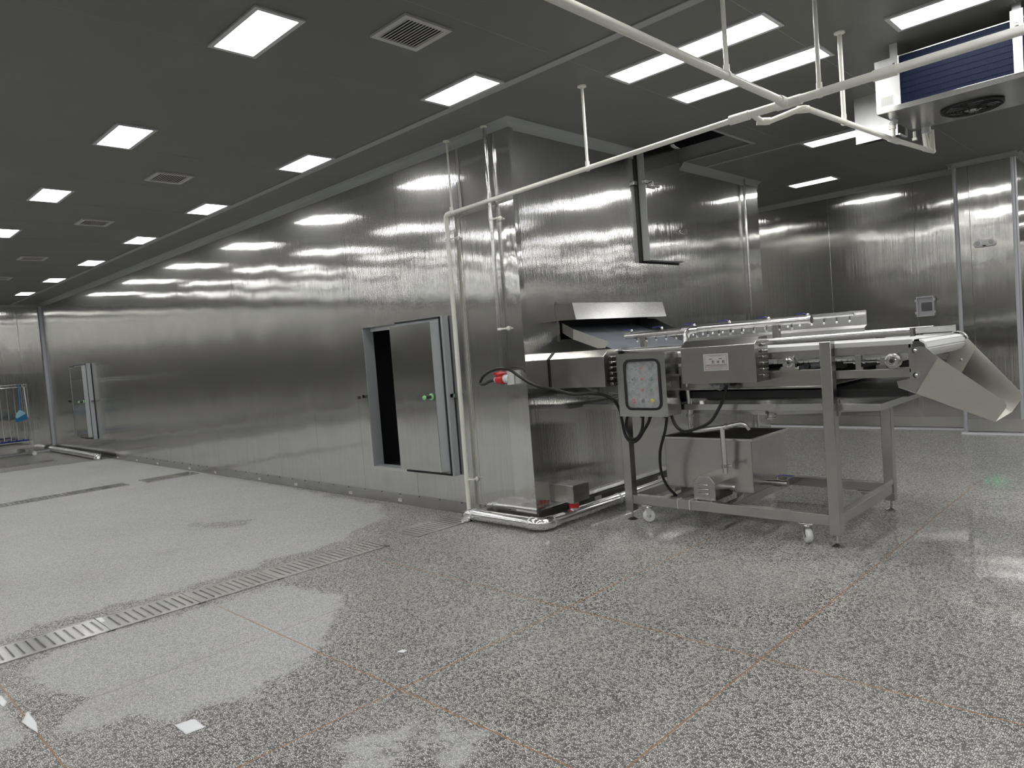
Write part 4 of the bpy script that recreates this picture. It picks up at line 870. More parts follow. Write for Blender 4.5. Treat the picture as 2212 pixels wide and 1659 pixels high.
random.seed(11)
for i in range(15): bar(npx0+0.020+0.0112*i, npx0+0.0265+0.0112*i, npz0+0.040, npz0+0.0455, q)
for x, n_ in ((0.046, 3), (0.128, 3)):
    for i in range(n_): bar(npx0+x+0.009*i, npx0+x+0.0065+0.009*i, npz0+0.084, npz0+0.090, q)
for i in range(20): bar(npx0+0.055+0.0045*i, npx0+0.0575+0.0045*i, npz0+0.108, npz0+0.1105, q)
obj('plate_lines', q, 'ink', np_, kind='stuff')
q = MB()
for i in range(34): bar(npx0+0.016+0.005*i, npx0+0.0195+0.005*i, npz0+0.026, npz0+0.0295, q)
for i in range(24): bar(npx0+0.038+0.005*i, npx0+0.0415+0.005*i, npz0+0.017, npz0+0.0200, q)
obj('plate_small_print', q, 'inkr', np_, kind='stuff')
# the three large characters of the nameplate, drawn stroke by stroke on a 10 x 10 grid
GL = {
 'bao': [((3,10),(1,6.6)), ((2.4,8.6),(9,8.6)), ((9,8.6),(8.6,4.4)), ((8.6,4.4),(7.6,4.2)), ((2.6,6.6),(6.6,6.6)), ((6.6,6.6),(6.6,4.2)), ((2.6,4.2),(6.6,4.2)), ((2.6,6.6),(2.6,1)), ((2.6,1),(9,1)), ((9,1),(9,2.8))],
 'bing': [((1,8.6),(2.2,7.4)), ((0.6,2),(2.6,5.4)), ((6,10),(6,1)), ((6,1),(5,1.6)), ((3,6.8),(5,6.8)), ((5,6.8),(3,2.6)), ((9,8),(6.4,6)), ((6.4,6),(9.6,1.6))],
 'ji': [((0.4,7.2),(4.4,7.2)), ((2.5,10),(2.5,0.6)), ((2.4,6.8),(0.4,3.2)), ((2.6,6),(4.2,4.4)), ((5.4,9),(5.2,3.6)), ((5.2,3.6),(4.2,0.8)), ((5.4,9),(8.2,9)), ((8.2,9),(8.2,1.2)), ((8.2,1.2),(9.6,1.2)), ((9.6,1.2),(9.7,2.8))]}
for nm, ox in (('bao', 0.066), ('bing', 0.108), ('ji', 0.151)):
    q = MB(); s_ = 0.0024
    for (a, b_) in GL[nm]:
        ax_, az_ = npx0+ox+a[0]*s_, npz0+0.052+a[1]*s_; bx_, bz_ = npx0+ox+b_[0]*s_, npz0+0.052+b_[1]*s_
        d = Vector((bx_-ax_, 0, bz_-az_)).normalized(); nn = Vector((-d.z, 0, d.x))*0.0013; d = d*0.001
        A_ = Vector((ax_, 0.3842, az_)); B_ = Vector((bx_, 0.3842, bz_))
        q.plate([A_-d-nn, B_+d-nn, B_+d+nn, A_-d+nn], 0.0004)
    obj('lettering', q, 'ink', np_)
# control cabinet
cb = thing('control_cabinet', (0.906, 0.5, 0.926), None, None); cb.parent = gm; cb.location = Vector((0.906, 0.5, 0.926))-wl(gm)
CX0, CX1, CZ0, CZ1, CY = 0.674, 1.140, 0.926, 1.446, 0.390
obj('cabinet_body', MB().box(CX0+0.004, CX1-0.004, CY+0.035, 0.60, CZ0+0.003, CZ1-0.003), 'steel', cb, bevel=0.003)
WX0, WX1, WZ0, WZ1 = 0.748, 1.088, 0.984, 1.392
def rrect(x0, x1, z0, z1, r, n=6):
    out = []
    for cx, cz, a0 in ((x1-r, z1-r, 0), (x0+r, z1-r, 90), (x0+r, z0+r, 180), (x1-r, z0+r, 270)):
        for i in range(n+1): an = R(a0+90*i/n); out.append((cx+r*math.cos(an), cz+r*math.sin(an)))
    return out
def ring(x0, x1, z0, z1, r, w, ya, yb, q, inner=None):
    o = rrect(x0, x1, z0, z1, r); i_ = inner or rrect(x0+w, x1-w, z0+w, z1-w, r-w); n = len(o)
    vs = [(p[0], ya, p[1]) for p in o]+[(p[0], ya, p[1]) for p in i_]+[(p[0], yb, p[1]) for p in o]+[(p[0], yb, p[1]) for p in i_]
    fs = []
    for k in range(n):
        j = (k+1) % n; fs += [(k, n+k, n+j, j), (2*n+k, 2*n+j, 3*n+j, 3*n+k), (k, j, 2*n+j, 2*n+k), (n+k, 3*n+k, 3*n+j, n+j)]
    q.add(vs, fs); return q
q = ring(CX0, CX1, CZ0, CZ1, 0.006, 0, CY, CY+0.012, MB(), rrect(WX0, WX1, WZ0, WZ1, 0.055))
obj('cabinet_door', q, 'satin', cb)
obj('door_rim', MB().box(CX0, CX0+0.004, CY+0.011, CY+0.035, CZ0, CZ1).box(CX1-0.004, CX1, CY+0.011, CY+0.035, CZ0, CZ1).box(CX0, CX1, CY+0.011, CY+0.035, CZ0, CZ0+0.004).box(CX0, CX1, CY+0.011, CY+0.035, CZ1-0.004, CZ1), 'satin', cb)
obj('window_gasket', ring(WX0-0.006, WX1+0.006, WZ0-0.006, WZ1+0.006, 0.06, 0.02, CY-0.008, CY+0.01, MB()), 'black', cb)
obj('window_backing', MB().prism(rrect(WX0+0.006, WX1-0.006, WZ0+0.006, WZ1-0.006, 0.05), 1, CY+0.016, CY+0.020), 'lens', cb)
obj('window_pane', MB().prism(rrect(WX0+0.004, WX1-0.004, WZ0+0.004, WZ1-0.004, 0.05), 1, CY-0.001, CY+0.001), 'fog', cb)
obj('cabinet_latch', MB().box(CX1, CX1+0.014, CY+0.02, CY+0.09, 1.175, 1.195).cyl((CX1+0.01, CY+0.05, 1.165), (CX1+0.01, CY+0.05, 1.205), 0.008, 8), 'chrome', cb)
rows = [(1.322, 1), (1.230, 2), (1.142, 3), (1.054, 4)]
for zi, (z, rr_) in enumerate(rows):
    for ci, x in enumerate((0.815, 0.905, 0.992)):
        if rr_ == 1 and ci == 0: col = 'grn'; s_ = 0.007
        elif rr_ == 4: col = ('red', 'black', 'yel')[ci]; s_ = (0.019, 0.014, 0.015)[ci]
        else: col = ('grn', 'red', 'grn')[ci]; s_ = (0.008, 0.012, 0.015)[ci]
        bt = obj('push_button', MB().lathe((x, CY+0.016, z), (0, -1, 0), [(s_*1.15, 0), (s_*1.15, 0.003), (s_, 0.004), (s_, 0.009), (s_*0.7, 0.011)], 16), col, cb)
        if not (rr_ == 1 and ci == 0): obj('button_label', MB().box(x-0.014, x+0.014, CY+0.0145, CY+0.016, z+0.022, z+0.031), 'label', bt)
for x in (0.83, 0.915, 1.06): obj('cable_gland', MB().cyl((x, 0.475, CZ0-0.018), (x, 0.475, CZ0+0.004), 0.015, 10), 'black', cb)
# water tank
TX0, TX1, TY0, TY1, TZ0, TZ1 = 0.832, 1.622, 0.795, 1.42, 0.272, 0.70
q = MB(); th = 0.004
q.box(TX0, TX1, TY0, TY0+th, TZ0, TZ1); q.box(TX0, TX1, TY1-th, TY1, TZ0, TZ1); q.box(TX0, TX0+th, TY0, TY1, TZ0, TZ1); q.box(TX1-th, TX1, TY0, TY1, TZ0, TZ1); q.box(TX0, TX1, TY0, TY1, TZ0, TZ0+th)
tk = part('water_tank', q, 'tank')
q = MB(); e = 0.022
q.box(TX0-e, TX1+e, TY0-e, TY0, TZ1-0.012, TZ1+0.008); q.box(TX0-e, TX1+e, TY1, TY1+e, TZ1-0.012, TZ1+0.008); q.box(TX0-e, TX0, TY0, TY1, TZ1-0.012, TZ1+0.008); q.box(TX1, TX1+e, TY0, TY1, TZ1-0.012, TZ1+0.008)
obj('tank_rim', q, 'satin', tk, bevel=0.003)
obj('tank_water', MB().box(TX0+th, TX1-th, TY0+th, TY1-th, TZ0+th, TZ1-0.10), 'dark', tk)
for x in (0.93, 1.5): part('tank_foot', MB().box(x-0.03, x+0.03, 0.80, 1.41, 0.225, 0.272))
vv = obj('drain_valve', MB().cyl((TX1, 1.05, 0.315), (TX1+0.15, 1.05, 0.315), 0.022, 14).cyl((TX1+0.05, 1.05, 0.315), (TX1+0.11, 1.05, 0.315), 0.029, 14).cyl((TX1+0.145, 1.05, 0.315), (TX1+0.165, 1.05, 0.315), 0.028, 14).cyl((TX1+0.08, 1.05, 0.33), (TX1+0.08, 1.05, 0.365), 0.008, 8), 'satin', tk)
obj('valve_handle', MB().plate([(TX1+0.07, 1.04, 0.365), (TX1+0.07, 1.06, 0.365), (TX1+0.11, 1.06, 0.385), (TX1+0.11, 1.04, 0.385)][::-1], 0.005).plate([(TX1+0.11, 1.04, 0.385), (TX1+0.11, 1.06, 0.385), (TX1+0.22, 1.06, 0.385), (TX1+0.22, 1.04, 0.385)][::-1], 0.007), 'blueh', vv)
# pump under louvred hood
PX0, PX1, PY0, PY1 = 1.198, 1.392, 0.600, 0.885
pm = part('pump_cover', MB().prism([(PX0, 0.228), (PX1, 0.228), (PX1, 0.366), (1.347, 0.420), (1.252, 0.420), (PX0, 0.372)], 1, PY0, PY1), 'steel', bevel=0.003)
for i in range(3):
    z = 0.352-0.036*i; obj('louvre', MB().prism([(PY0, z+0.009), (PY0-0.009, z+0.004), (PY0-0.011, z-0.002), (PY0, z-0.006)], 0, PX0+0.045, PX1-0.055), 'steel', pm, bevel=0.003)
for x in (PX0+0.03, PX1-0.03): obj('cover_bolt', MB().lathe((x, PY0+0.0, 0.236), (0, -1, 0), [(0.010, 0), (0.010, 0.014)], 6), 'chrome', pm)
obj('suction_pipe', MB().cyl((PX1-0.02, 0.80, 0.305), (1.47, 0.80, 0.305), 0.030, 14).cyl((1.455, 0.80, 0.305), (1.475, 0.80, 0.305), 0.036, 14), 'tube', pm)
rp = part('riser_pipe', MB().tube(fillet([(1.19, 0.62, 1.20), (1.178, 0.655, 1.0), (1.180, 0.66, 0.775), (1.456, 0.665, 0.812)], 0.05, 6), 0.021, 14), 'tube', bevel=0)
obj('pipe_union', MB().tube([(1.18, 0.657, 0.895), (1.18, 0.657, 0.915)], 0.031, 14), 'satin', rp)
obj('lower_riser', MB().tube([(1.452, 0.66, 0.815), (1.440, 0.70, 0.44)], 0.0205, 14), 'tube', rp)
obj('pipe_union', MB().tube([(1.444, 0.695, 0.485), (1.443, 0.697, 0.510)], 0.030, 14).cyl((1.46, 0.69, 0.50), (1.51, 0.68, 0.505), 0.006, 8).box(1.505, 1.515, 0.675, 0.685, 0.485, 0.525), 'satin', rp)
obj('bypass_hose', MB().tube(fillet([(1.44, 0.665, 0.81), (1.52, 0.66, 0.825), (1.62, 0.66, 0.850), (1.655, 0.67, 0.83), (1.66, 0.69, 0.80)], 0.02, 5), 0.0165, 12).tube([(1.485, 0.662, 0.818), (1.505, 0.66, 0.822)], 0.028, 12).tube([(1.535, 0.66, 0.828), (1.55, 0.66, 0.832)], 0.022, 12), 'tube', rp)
for x in (1.075, 1.183): part('cable_tie', MB().box(x, x+0.005, 0.541, 0.609, 0.147, 0.229), 'white', bevel=0)
# outlet chute
ch = thing('outlet_chute', (3.0, 1.1, 1.1), None, None); ch.parent = gm; ch.location = Vector((3.0, 1.1, 1.1))-wl(gm)
tn, tf = 0.85, 1.40
obj('chute_cheek', MB().plate([(2.867, 0.555, 1.374), (2.935, 0.555, 1.372), (3.005, 0.555, 1.303), (2.872, 0.555, 1.078), (2.773, 0.555, 1.118), (2.765, 0.555, 1.155), (2.845, 0.555, 1.172)], 0.003), 'steel', ch)
obj('chute_cheek', MB().plate([(3.005, 0.555, 1.303), (3.268, tn-0.035, 1.020), (3.289, tn-0.02, 1.000), (3.299, tn-0.01, 0.980), (3.301, tn, 0.962), (3.295, tn, 0.945), (3.240, tn, 0.862), (2.872, 0.555, 1.078)], 0.003), 'chute', ch)
obj('chute_cheek', MB().plate([(2.845, 1.655, 1.374), (2.945, 1.655, 1.376), (2.998, 1.655, 1.31), (2.872, 1.655, 1.078), (2.773, 1.655, 1.118)], 0.003), 'chute', ch)
obj('chute_cheek', MB().plate([(2.998, 1.655, 1.305), (3.268, tf+0.035, 1.020), (3.289, tf+0.02, 1.000), (3.299, tf+0.01, 0.980), (3.301, tf, 0.962), (3.295, tf, 0.945), (3.240, tf, 0.862), (2.872, 1.655, 1.078)], 0.003), 'chute', ch)
obj('chute_floor', MB().plate([(2.773, 0.555, 1.118), (2.872, 0.555, 1.078), (3.240, tn, 0.862), (3.240, tf, 0.862), (2.872, 1.655, 1.078), (2.773, 1.655, 1.118)], 0.003), 'chute', ch)
for (x, z) in ((2.878, 1.350), (2.878, 1.192)):
    lug = obj('chute_lug', MB().box(2.845, 2.88, 0.548, 0.554, z-0.02, z+0.02).lathe((2.882, 0.554, z), (0, -1, 0), [(0.020, 0), (0.020, 0.006)], 16), 'satin', ch)
    obj('lug_bolt', MB().lathe((2.882, 0.548, z), (0, -1, 0), [(0.010, 0), (0.010, 0.006), (0.005, 0.010)], 8), 'chrome', lug)
for (x, z) in ((2.882, 1.35), (2.895, 1.22)): obj('chute_bolt', MB().lathe((x, 1.652, z), (0, -1, 0), [(0.012, 0), (0.007, 0.006)], 8), 'chrome', ch)

# ------------------------------------------------------------------ air cooler under the ceiling
ev = thing('air_cooler', (3.5, 1.65, 3.03), 'ceiling air cooler with blue fin coil and a round fan guard underneath', 'air cooler')
EX0, EX1, EY0, EY1, EZ0, EZ1 = 2.54, 4.9, 1.19, 2.08, 3.035, 3.41
obj('cooler_tray', MB().prism([(EY0, EZ0), (EY0, EZ0+0.038), (EY0+0.01, EZ0+0.038), (EY0+0.3, EZ0+0.06), (EY1, EZ0+0.07), (EY1, EZ0+0.035), (EY0+0.42, EZ0+0.022)], 0, EX0, EX1), 'satin', ev, bevel=0.003)
obj('end_plate', MB().box(EX0, EX0+0.16, EY0+0.004, EY0+0.012, EZ0+0.035, EZ1).box(EX0, EX0+0.008, EY0+0.012, EY1-0.01, EZ0+0.05, EZ1), 'galv', ev)
cl = obj('fin_coil', MB().box(EX0+0.16, EX1-0.1, EY0+0.016, EY0+0.14, EZ0+0.038, EZ1-0.01), 'coil', ev)
q = MB()
for i in range(300): q.box(EX0+0.165+0.0072*i, EX0+0.1664+0.0072*i, EY0+0.013, EY0+0.016, EZ0+0.038, EZ1-0.01)
for i in range(8): q.cyl((EX0+0.16, EY0+0.013, EZ0+0.065+0.04*i), (EX1-0.1, EY0+0.013, EZ0+0.065+0.04*i), 0.0012, 6)
obj('coil_fins', q, 'coil', cl, kind='stuff')
obj('cooler_top', MB().box(EX0, EX1, EY0+0.01, EY1-0.01, EZ1-0.006, EZ1), 'galv', ev)
obj('end_plate', MB().box(EX0+0.004, EX1, EY1-0.03, EY1-0.02, EZ0+0.05, EZ1), 'galv', ev)
st_ = obj('hanger_strap', MB().box(3.365, 3.415, EY0-0.006, EY0+0.004, EZ0+0.03, H), 'galv', ev)
obj('strap_plate', MB().box(3.355, 3.425, EY0-0.012, EY0-0.005, EZ1-0.07, EZ1+0.05), 'galv', st_)
obj('strap_bolt', MB().lathe((3.39, EY0-0.012, EZ1-0.045), (0, -1, 0), [(0.014, 0), (0.014, 0.006), (0.008, 0.008)], 10), 'satin', st_)
hs_ = obj('hanger_strap', MB().box(EX0+0.105, EX0+0.155, EY0-0.002, EY0+0.004, EZ1-0.085, H), 'galv', ev)
obj('strap_bolt', MB().lathe((EX0+0.13, EY0-0.002, EZ1-0.055), (0, -1, 0), [(0.011, 0), (0.011, 0.004), (0.006, 0.006)], 10), 'satin', hs_)
rp_ = obj('rating_plate', MB().box(EX0+0.03, EX0+0.115, EY0+0.001, EY0+0.004, EZ0+0.05, EZ0+0.115), 'label', ev)
q = MB()
for r in range(7):
    n_ = 7 if r else 5
    for i in range(n_): q.box(EX0+0.037+0.0105*i+(0.008 if r == 0 else 0), EX0+0.044+0.0105*i+(0.008 if r == 0 else 0), EY0+0.0004, EY0+0.001, EZ0+0.057+0.0078*(6-r), EZ0+0.0595+0.0078*(6-r))
obj('plate_lines', q, 'inkg', rp_, kind='stuff')
# fan guard
FX, FY, FZ, FR = 3.03, 1.70, EZ0+0.018, 0.19
fg = obj('fan_ring', MB().add([], []) if False else MB().tube([(FX+FR*math.cos(2*math.pi*i/36), FY+FR*math.sin(2*math.pi*i/36), FZ-0.004) for i in range(37)], 0.010, 8, False), 'black', ev)
obj('fan_opening', MB().lathe((FX, FY, FZ-0.004), (0, 0, 1), [(FR, 0), (FR, 0.004)], 36), 'dark', fg)
q = MB()
for r in (0.175, 0.157, 0.139, 0.121, 0.103, 0.085, 0.067): q.tube([(FX+r*math.cos(2*math.pi*i/32), FY+r*math.sin(2*math.pi*i/32), FZ-0.018-0.02*(1-r/FR)) for i in range(33)], 0.0022, 6, False)
for k in range(6):
    an = math.pi*k/3+0.3; q.tube([(FX+0.04*math.cos(an), FY+0.04*math.sin(an), FZ-0.036), (FX+0.12*math.cos(an+0.15), FY+0.12*math.sin(an+0.15), FZ-0.030), (FX+FR*math.cos(an), FY+FR*math.sin(an), FZ-0.008)], 0.004, 6)
obj('guard_wires', q, 'black', fg, kind='stuff')
hub = obj('fan_motor', MB().lathe((FX, FY, FZ-0.034), (0, 0, 1), [(0.05, 0), (0.062, 0.006), (0.062, 0.028)], 20), 'satin', fg)
q = MB()
for k in range(5):
    an = 2*math.pi*k/5; d = Vector((math.cos(an), math.sin(an), 0)); n_ = Vector((-d.y, d.x, 0)); c_ = Vector((FX, FY, FZ-0.010))
    q.plate([c_+d*0.06-n_*0.03, c_+d*0.165-n_*0.05+Vector((0, 0, -0.003)), c_+d*0.165+n_*0.05+Vector((0, 0, 0.004)), c_+d*0.06+n_*0.03], 0.002)
obj('fan_blades', q, 'hose', fg)
obj('side_fitting', MB().cyl((EX0+0.02, 2.05, EZ0+0.02), (EX0+0.02, 2.05, EZ0-0.03), 0.012, 8).box(EX0+0.005, EX0+0.035, 2.035, 2.065, EZ0-0.05, EZ0-0.03), 'pvc', ev)
obj('drain_nipple', MB().cyl((2.555, 1.50, EZ0-0.02), (2.575, 1.50, EZ0+0.02), 0.026, 12).cyl((2.64, 2.07, EZ0-0.01), (2.64, 2.07, EZ0+0.04), 0.034, 12), 'frame', ev)
gb = thing('sheet_metal_box', (2.2, 2.4, 3.11), 'bright galvanised sheet-metal box hung below the ceiling behind the air cooler', 'box')
obj('box_front', MB().box(2.05, 2.385, 2.25, 2.256, 3.11, H), 'galv', gb)
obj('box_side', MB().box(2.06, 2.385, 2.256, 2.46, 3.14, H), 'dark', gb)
obj('box_edge', MB().box(2.385, 2.40, 2.26, 2.47, 3.225, 3.24).box(2.385, 2.40, 2.45, 2.47, 3.11, 3.24).box(2.385, 2.40, 2.26, 2.47, 3.11, 3.122), 'galv', gb)

# ------------------------------------------------------------------ fittings on the right-hand walls
el = thing('emergency_light', (2.23, 6.25, 2.39), 'white twin-head emergency light on the steel column wall', 'emergency light')
q = MB(); pts = []
for i in range(13): an = math.pi/2+math.pi*i/12; pts.append((2.155+0.045*math.cos(an), 2.435+0.045*math.sin(an)))
for i in range(13): an = -math.pi/2+math.pi*i/12; pts.append((2.305+0.045*math.cos(an), 2.435+0.045*math.sin(an)))
obj('light_body', MB().prism(pts, 1, 6.215, 6.26), 'white', el, bevel=0.006)
for x in (2.158, 2.302):
    hd_ = obj('lamp_head', MB().lathe((x, 6.215, 2.437), (0, -1, 0), [(0.040, 0), (0.040, 0.014), (0.034, 0.016), (0.020, 0.008), (0.004, 0.006)], 24), 'white', el)
    obj('lamp_reflector', MB().lathe((x, 6.203, 2.437), (0, -1, 0), [(0.028, 0), (0.014, 0.002), (0.005, 0.003)], 20), 'frame', hd_)
obj('test_display', MB().box(2.212, 2.248, 6.211, 6.216, 2.398, 2.412), 'ink', el)
sw = thing('switch_box', (1.45, 6.59, 1.57), 'small grey box with clear lid and black controller on the rear steel wall', 'control box')
q = MB().box(1.345, 1.362, 6.53, 6.6, 1.575, 1.85).box(1.545, 1.562, 6.53, 6.6, 1.575, 1.85).box(1.362, 1.545, 6.53, 6.6, 1.575, 1.592).box(1.362, 1.545, 6.53, 6.6, 1.833, 1.85).box(1.362, 1.545, 6.585, 6.6, 1.592, 1.833)
obj('box_case', q, 'frame', sw, bevel=0.003)
obj('controller', MB().box(1.40, 1.525, 6.555, 6.586, 1.65, 1.765), 'black', sw, bevel=0.008)
obj('box_lid', MB().box(1.35, 1.557, 6.524, 6.529, 1.58, 1.845), 'clear', sw)
for (x, z) in ((1.338, 1.80), (1.338, 1.63), (1.569, 1.80), (1.569, 1.63)): obj('lid_catch', MB().box(x-0.009, x+0.009, 6.522, 6.56, z-0.018, z+0.018), 'frame', sw)
ex = thing('exit_sign', (2.25, 6.24, 0.52), 'low green exit sign on the column wall, mirrored in the wet floor', 'sign')
obj('sign_frame', MB().box(2.075, 2.44, 6.225, 6.244, 0.525, 0.532).box(2.075, 2.44, 6.225, 6.244, 0.668, 0.675).box(2.075, 2.085, 6.225, 6.244, 0.532, 0.668).box(2.43, 2.44, 6.225, 6.244, 0.532, 0.668).box(2.075, 2.44, 6.24, 6.245, 0.525, 0.675), 'white', ex)
obj('sign_panel', MB().box(2.085, 2.43, 6.234, 6.24, 0.532, 0.668), 'grn', ex)
q = MB()
def eb(x0, x1, z0, z1): q.box(x0, x1, 6.231, 6.2338, z0, z1)
eb(2.205, 2.211, 0.545, 0.655); eb(2.309, 2.315, 0.545, 0.655); eb(2.211, 2.309, 0.649, 0.655); eb(2.211, 2.309, 0.545, 0.551)
q.lathe((2.268, 6.234, 0.635), (0, -1, 0), [(0.008, 0), (0.008, 0.003)], 12)
def eln(a, b_, w_=0.0045):
    A_, B_ = Vector((a[0], 6.231, a[1])), Vector((b_[0], 6.231, b_[1])); d = (B_-A_).normalized(); n_ = Vector((-d.z, 0, d.x))*w_; q.plate([A_-n_, B_-n_, B_+n_, A_+n_], 0.002)
eln((2.262, 0.625), (2.254, 0.592), 0.007); eln((2.254, 0.592), (2.270, 0.575)); eln((2.270, 0.575), (2.262, 0.556)); eln((2.254, 0.592), (2.240, 0.578)); eln((2.240, 0.578), (2.222, 0.574)); eln((2.262, 0.62), (2.285, 0.61)); eln((2.262, 0.62), (2.240, 0.612)); eln((2.240, 0.612), (2.234, 0.598))
eln((2.120, 0.60), (2.180, 0.60)); eln((2.120, 0.60), (2.140, 0.62)); eln((2.120, 0.60), (2.140, 0.58))
obj('running_figure', q, 'exit', ex)
q = MB()
def ltr(x, segs):
    global q
    for (a, b_) in segs:
        A_, B_ = (x+a[0]*0.014, 0.585+a[1]*0.028), (x+b_[0]*0.014, 0.585+b_[1]*0.028); eln(A_, B_, 0.0016)
ltr(2.335, [((0,0),(0,1)), ((0,0),(1,0)), ((0,.5),(.8,.5)), ((0,1),(1,1))]); ltr(2.357, [((0,0),(1,1)), ((0,1),(1,0))]); ltr(2.379, [((.5,0),(.5,1))]); ltr(2.397, [((.5,0),(.5,1)), ((0,1),(1,1))])
obj('lettering', q, 'exit', ex)

# ------------------------------------------------------------------ floor grates
def grate(x0, x1, y0, y1, label, rows, group, proto=None):
    xm, ym = (x0+x1)/2, (y0+y1)/2
    t_ = thing('floor_grate', (xm, ym, 0), label, 'grate', group)
    f = 0.022; q = MB()
    q.box(x0, x0+f*0.5, y0, y1, 0.0, 0.006); q.box(x1-f*0.3, x1, y0, y1, 0.0, 0.009); q.box(x0, x1, y0, y0+f, 0.0, 0.005); q.box(x0, x1, y1-f, y1, 0.0, 0.005)
    obj('grate_frame', q, 'satin', t_)
    obj('grate_shade_plate', MB().box(x0+0.01, x1-0.006, y0+0.01, y1-0.01, 0.0005, 0.0015), 'dark', t_)  # flat dark plate paints the shade below the slots
    st = (y1-y0-2*f)/rows; q2 = MB()
    obj('grate_margin', MB().box(x0+0.01, x0+0.05, y0+f, y1-f, 0.0015, 0.0045), 'satin', t_); obj('grate_margin', MB().box(x1-0.05, x1-0.006, y0+f, y1-f, 0.0015, 0.0045), 'satin', t_)
    for i in range(rows):
        ya = y0+f+st*i
        obj('grate_bar', MB().box(x0+0.05, x1-0.05, ya, ya+st*0.60, 0.0015, 0.0045), 'satin', t_)
        n_ = 14
        for j in range(n_):
            xx = x0+0.05+(x1-x0-0.10)*j/n_; dx = (x1-x0-0.10)/n_
            q2.add([(xx, ya+st*0.62, 0.0044), (xx+dx, ya+st*0.62, 0.0044), (xx+dx*0.5, ya+st*0.86, 0.0044), (xx, ya+st, 0.0044), (xx+dx, ya+st, 0.0044), (xx+dx*0.5+dx*0.4, ya+st*0.80, 0.0044)], [(0, 1, 2), (4, 3, 5)])
    obj('grate_teeth', q2, 'satin', t_, kind='stuff')
    return t_
GG = 'slotted steel floor grates across the hall'
X0g, X1g = -1.055, -0.70
grate(X0g, X1g, -2.05, -1.07, 'slotted floor grate at the upper right end of the long near channel', 19, GG)
grate(X0g, X1g, -2.63, -2.055, 'slotted floor grate second from the right end of the near channel', 11, GG)
grate(X0g, X1g, -3.185, -2.635, 'slotted floor grate third from the right end, with a white smear', 10, GG)
grate(X0g, X1g, -3.80, -3.19, 'slotted floor grate cut by the left picture edge', 11, GG)
grate(X0g, X1g, -4.40, -3.805, 'slotted floor grate outside the picture on the left', 11, GG)
grate(X0g-0.02, X1g, -0.765, -0.135, 'short separate floor grate ending under the silver pipe', 12, GG)
grate(X0g-0.02, X1g-0.12, -0.13, 0.0, 'stub of floor grate tucked under the freezer skirt', 3, GG)
for k in range(3): grate(-7.56, -7.20, -1.02-0.58*(k+1), -1.025-0.58*k, ('distant floor grate at the right end of the middle channel', 'distant floor grate in the middle of the middle channel', 'distant floor grate at the left picture edge')[k], 9, GG)
grate(-7.54, -7.12, -0.80, -0.05, 'distant floor grate running under the ribbed wall skirt', 12, GG)
grate(-13.2, -12.75, -1.75, -0.65, 'faraway floor grate at the edge of the wet floor on the left', 16, GG)
obj('wet_smear', MB().box(X0g+0.02, X0g+0.12, -3.18, -3.155, 0.005, 0.0062), 'paper', label='white scrap stuck on the floor grate frame', cat='scrap')

# ------------------------------------------------------------------ paper on the floor
q = MB(); n = 6; c4 = [Vector((0.889, -3.402, 0)), Vector((0.904, -3.322, 0)), Vector((1.028, -3.318, 0)), Vector((1.018, -3.400, 0))]
def paper(name, c4, label, seed):
    random.seed(seed); q = MB(); n = 6; P = {}
    for i in range(n+1):
        for j in range(n+1):
            a = c4[0].lerp(c4[3], i/n); b_ = c4[1].lerp(c4[2], i/n); p = a.lerp(b_, j/n)
            e_ = 0.0018 if i in (0, n) or j in (0, n) else 0
            P[i, j] = len(q.v); q.v.append((p.x+random.uniform(-e_, e_), p.y+random.uniform(-e_, e_), 0.0025+random.uniform(0, 0.0025)))
    for i in range(n):
        for j in range(n): q.f.append((P[i, j], P[i+1, j], P[i+1, j+1], P[i, j+1]))
    o = obj(name, q, 'paper', label=label, cat='paper'); md = o.modifiers.new('thickness', 'SOLIDIFY'); md.thickness = 0.001; return o
paper('paper_scrap', c4, 'square white piece of paper lying on the wet terrazzo in front', 1)
paper('paper_scrap', [Vector((1.108, -2.345, 0)), Vector((1.102, -2.305, 0)), Vector((1.135, -2.295, 0)), Vector((1.145, -2.325, 0))], 'tiny white scrap on the terrazzo in the middle of the floor', 2)
paper('paper_scrap', [Vector((0.235, -3.845, 0)), Vector((0.13, -3.80, 0)), Vector((0.30, -3.80, 0)), Vector((0.43, -3.82, 0))], 'thin white sliver of film along the brass strip at the lower left', 3)
paper('paper_scrap', [Vector((-0.20, -3.88, 0)), Vector((-0.24, -3.85, 0)), Vector((-0.09, -3.84, 0)), Vector((-0.03, -3.865, 0))], 'white shred at the left picture edge by the brass strip', 4)

# ------------------------------------------------------------------ cleaning rack at the far left
RX = -14.95
rk = thing('tool_rack', (RX, -0.9, 0), 'chrome cleaning-tool rack on wheels at the far left wall', 'rack')
q = MB().cyl((RX, -0.60, 0.09), (RX, -0.60, 1.63), 0.014, 10).cyl((RX-0.4, -0.60, 0.09), (RX-0.4, -0.60, 1.63), 0.014, 10)
obj('rack_post', q, 'tube', rk)
obj('rack_post', MB().cyl((RX, -2.0, 0.09), (RX, -2.0, 1.63), 0.014, 10).cyl((RX-0.4, -2.0, 0.09), (RX-0.4, -2.0, 1.63), 0.014, 10), 'tube', rk)
obj('top_rail', MB().cyl((RX, -2.0, 1.63), (RX, -0.60, 1.63), 0.013, 10).cyl((RX-0.4, -2.0, 1.63), (RX-0.4, -0.6, 1.63), 0.013, 10).cyl((RX, -0.6, 1.63), (RX-0.4, -0.6, 1.63), 0.013, 10).cyl((RX, -2.0, 1.57), (RX, -0.62, 1.57), 0.008, 8), 'tube', rk)
for i in range(7): obj('rack_hook', MB().tube([(RX, -0.68-0.14*i, 1.61), (RX+0.03, -0.68-0.14*i, 1.58), (RX+0.05, -0.68-0.14*i, 1.60)], 0.006, 6), 'chrome', rk)
